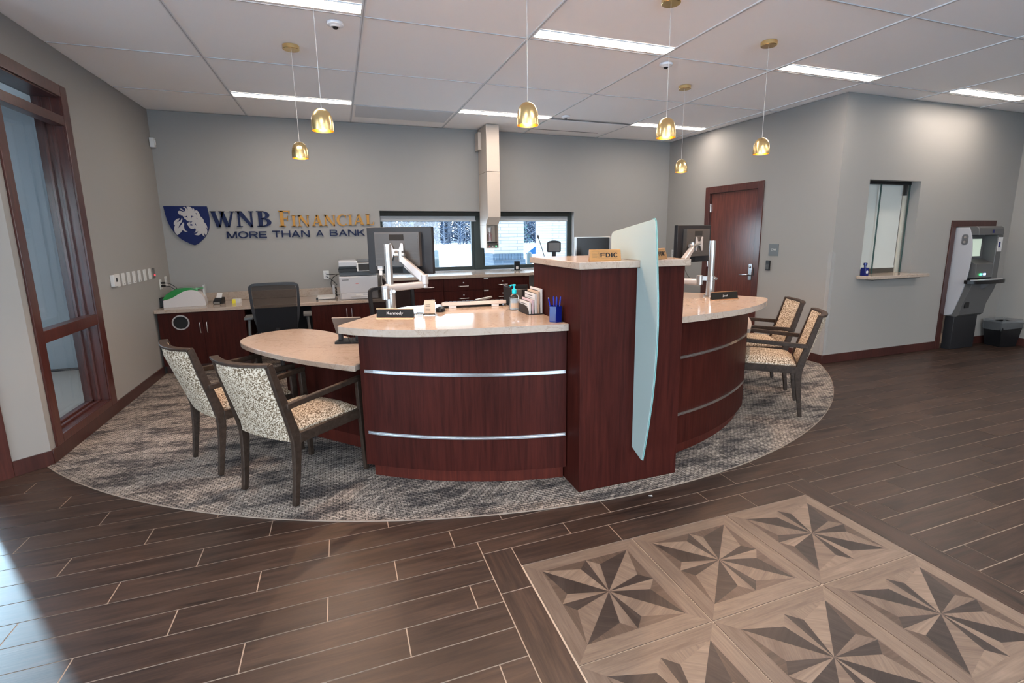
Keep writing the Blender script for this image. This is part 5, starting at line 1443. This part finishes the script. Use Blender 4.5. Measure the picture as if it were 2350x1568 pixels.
mb = MB(); mb.box(-.228, .228, -.206, -.2005, .072, .235); mb.build('front_cover', M_white2, t, bevel=.003)
mb = MB(); mb.box(-.220, .16, -.208, -.2005, .006, .068); d = mb.build('paper_drawer', M_white2, t, bevel=.003)
mb = MB(); mb.box(-.10, .10, -.222, -.2085, .028, .036); mb.box(-.05, .04, -.212, -.2085, .040, .056); mb.build('handle', M_white, d, bevel=.003)
mb = MB(); mb.box(-.04, -.005, -.2068, -.2062, .163, .168); mb.build('red_logo', M_redish, t); mb = MB(); mb.box(.178, .192, -.2068, -.2062, .10, .112); mb.build('dark_badge', M_dark, t)
mb = MB(); mb.box(-.20, -.12, -.2068, -.2062, .205, .213); mb.build('model_text', M_grey, t)
mb = MB(); mb.box(-.225, .225, -.10, .24, .2455, .29); mb.build('output_well', M_midgrey, t, bevel=.004)
mb = MB(); mb.box(-.232, .225, -.19, .25, .2905, .325); mb.build('control_housing', M_dark2, t, bevel=.004)
mb = MB(); mb.box(-.232, .0, -.195, .25, .3255, .405); mb.build('feeder_body', M_white2, t, bevel=.018, seg=3)
mb = MB(); mb.box(-.225, -.02, -.1965, -.1955, .328, .352); mb.build('dark_band', M_dark, t); mb = MB(); mb.prism([(-.10, .39), (.23, .40), (.23, .41), (-.10, .40)], .005, .225, axis='x'); mb.build('document_tray', M_midgrey, t)
mb = MB(); mb.prism([(-.245, .300), (-.235, .296), (-.20, .378), (-.21, .382)], -.01, .225, axis='x'); p = mb.build('control_panel', M_white, t, bevel=.002)
mb = MB(); mb.prism([(-.2475, .305), (-.2425, .303), (-.214, .375), (-.219, .377)], .005, .215, axis='x'); mb.build('touch_screen', M_dark2, p)
for o in pcords: o.parent = t; o.matrix_parent_inverse = T(*t.location).inverted()
t_pr = bpy.data.objects['printer']; t_pr.scale = (1, 1, 1)
for o in t_pr.children_recursive:
    if not o.name.startswith('power_cord'):
        for v in o.data.vertices: v.co.z *= 1.2
mb = MB(); mb.prism([(.002, .0), (.004, .004), (-.004, .005)], 0, .003); o = mb.build('paper_scrap', M_paper); o.location = (1.66, 2.33, .0008); o.scale = (3, 3, 1)
tag(o, 'tiny white paper scrap on the floor just beyond the carpet edge', 'paper scrap')

# ================================================================== OUTSIDE
mb = MB(); mb.box(-40, 90, YB+.24, 110, -.42, -.40); o = structure('ground_outside', mb, M_snow)
mb = MB(); mb.box(-40, 90, -60, YBACK-WT-.02, -.42, -.40); structure('ground_front', mb, M_road)
mb = MB(); mb.box(-60, pe.x-WT-.5, YBACK-WT, 60, -.42, -.401); structure('ground_left', mb, M_snow)
mb = MB(); mb.box(-10, 60, 36, 36.4, -.40, -.28); o = mb.build('kerb', mat('kerb_grey', (.28,.28,.3), .9)); tag(o, 'long low kerb line across the pale lot outside the window', 'kerb')
mb = MB(); mb.prism([(40, -.40), (110, 2.4), (110, -.40)], -40, 120, axis='x'); structure('field_outside', mb, M_snow)
def column(label, x0, x1, y0, y1, zb):
    t = thing('brick_column', label, 'brick column', ((x0+x1)/2, y0, 0), group='brick columns outside')
    w = (x1-x0)/2
    mb = MB(); mb.box(-w, w, 0, y1-y0, zb, 4.2); mb.build('shaft', M_brickw, t)
    mb = MB(); mb.box(-w-.03, w+.03, -.03, y1-y0+.03, -.40, zb-.13); mb.build('base', M_brickb, t)
    mb = MB()
    n = int((2*w+.1)/.075)
    for i in range(n): mb.box(-w-.05+i*.075+.003, -w-.05+(i+1)*.075-.003, -.05, y1-y0+.05, zb-.1295, zb-.0005)
    mb.build('soldier_course', M_brickb, t)
column('nearer pale brick column with a blue grey brick base seen through the right pane', 3.33, 4.05, 11.0, 11.7, 1.12)
column('further pale brick column seen behind the microphone', 6.02, 6.56, 14.0, 15.25, .60)
mb = MB(); mb.box(-5.2, 9, 10.6, 17.5, 4.2, 4.6); o = mb.build('canopy_sun_block', M_road); tag(o, 'unseen flat canopy roof over the drive-up lane, sized to block the sun', 'canopy')  # unseen roof, extent set to keep sun out of the drive-up window
for k, (x, y) in enumerate(((5.25, 28.8), (8.55, 22.5))):
    mb = MB(); mb.lathe([(.15 if k == 0 else .13, -.40), (.15 if k == 0 else .13, .60), (.10, .70), (0, .74)], (x, y, 0), 16); tag(mb.build('bollard', M_bronze, smooth=True), ('dark bollard outside beyond the big monitor edge', 'dark bollard outside right of the nearer brick column')[k], 'bollard')
# parked car beyond the columns
t = thing('car', 'white parked car with blue windows seen between the brick columns', 'car', (9.9, 25.0, -.40), radians(8))
mb = MB(); mb.prism(smoothpts([(-2.2, .35), (-2.15, .75), (-1.3, .92), (-.6, 1.38), (.6, 1.42), (1.5, 1.05), (2.1, .95), (2.25, .45)], 4)+[(2.2, .25), (-2.15, .25)], -.85, .85, axis='y'); mb.build('body', M_car, t, bevel=.05)
mb = MB(); 
for y in (-.86, .855): mb.prism([(-1.15, .95), (-.55, 1.33), (.50, 1.36), (1.25, 1.03), (1.1, .95)], y, y+.005, axis='y')
mb.build('side_windows', M_carglass, t)
for x in (-1.35, 1.35):
    for y in (-.80, .80):
        mb = MB(); mb.lathe([(0, -.1), (.30, -.1), (.32, 0), (.30, .1), (0, .1)], (x, y, .32), 20, axis='y'); mb.build('wheel', M_rubber, t, smooth=True)
# winter tree belt
rnd = random.Random(11)
mb = MB()
for i in range(760):
    x = rnd.uniform(-12, 40); y = rnd.uniform(60, 74); h = rnd.uniform(5.0, 9.5); zb = .35+(y-60)*.04; m_ = rnd.choice((0, 0, 1, 1, 1))
    mb.tube([(x, y, zb), (x+rnd.uniform(-.2, .2), y, zb+h*.5), (x+rnd.uniform(-.5, .5), y, zb+h)], [.06, .04, .015], 4, m=m_, cap=False)
    for k in range(30):
        z = zb+rnd.uniform(.02, 1)**1.3*h; a = rnd.uniform(0, 2*pi); l = rnd.uniform(.5, 1.5)
        mb.tube([(x, y, z), (x+l*cos(a), y+l*.6*sin(a), z+l*rnd.uniform(.0, .9))], [.06, .02], 3, m=rnd.choice((0, 1)), cap=False)
o = mb.build('winter_trees', [M_wlight, M_wdark]); tag(o, 'belt of bare winter trees and brush, tinted blue for haze, beyond the pale field', 'trees', kind='stuff')
for k, (x, y) in enumerate(((26.3, 57.0), (20.5, 58))):
    t = thing('evergreen_tree', ('bluish green evergreen between the two brick columns', 'second evergreen further left beyond the nearer brick column')[k], 'tree', (x, y, .3))
    mb = MB(); mb.tube([(0, 0, -.6), (0, 0, 7)], [.15, .03], 6); mb.build('trunk', M_wdark, t)
    mb = MB()
    for i in range(700):
        z = rnd.uniform(.4, 7.5); r = (7.8-z)*.24; a = rnd.uniform(0, 2*pi); q = rnd.uniform(.3, 1)*r; s_ = .22
        p = Vector((q*cos(a), q*sin(a), z)); d1 = Vector((rnd.uniform(-1, 1), rnd.uniform(-1, 1), rnd.uniform(-1, .3))).normalized()*s_; d2 = d1.cross(Vector((.3, .5, .8))).normalized()*s_*.4
        mb.add([p-d2, p+d2, p+d1], [(0, 1, 2)])
    mb.build('foliage', M_ever, t)

# daylight portals for the unseen large windows behind and left of the viewer
def portal(loc, rotm, w, h):
    d = bpy.data.lights.new('window_portal', 'AREA'); d.shape = 'RECTANGLE'; d.size = w; d.size_y = h
    d.cycles.is_portal = True
    o = bpy.data.objects.new('window_portal', d); COL.objects.link(o); o.location = loc; o.rotation_euler = rotm
for a, b in ops: portal(((a+b)/2, YBACK-.12, 1.53), (radians(-90), 0, pi), b-a, 2.85)
portal((xs-.12, -1.0, 1.4), (radians(90), 0, radians(-90)), 5.8, 2.6)
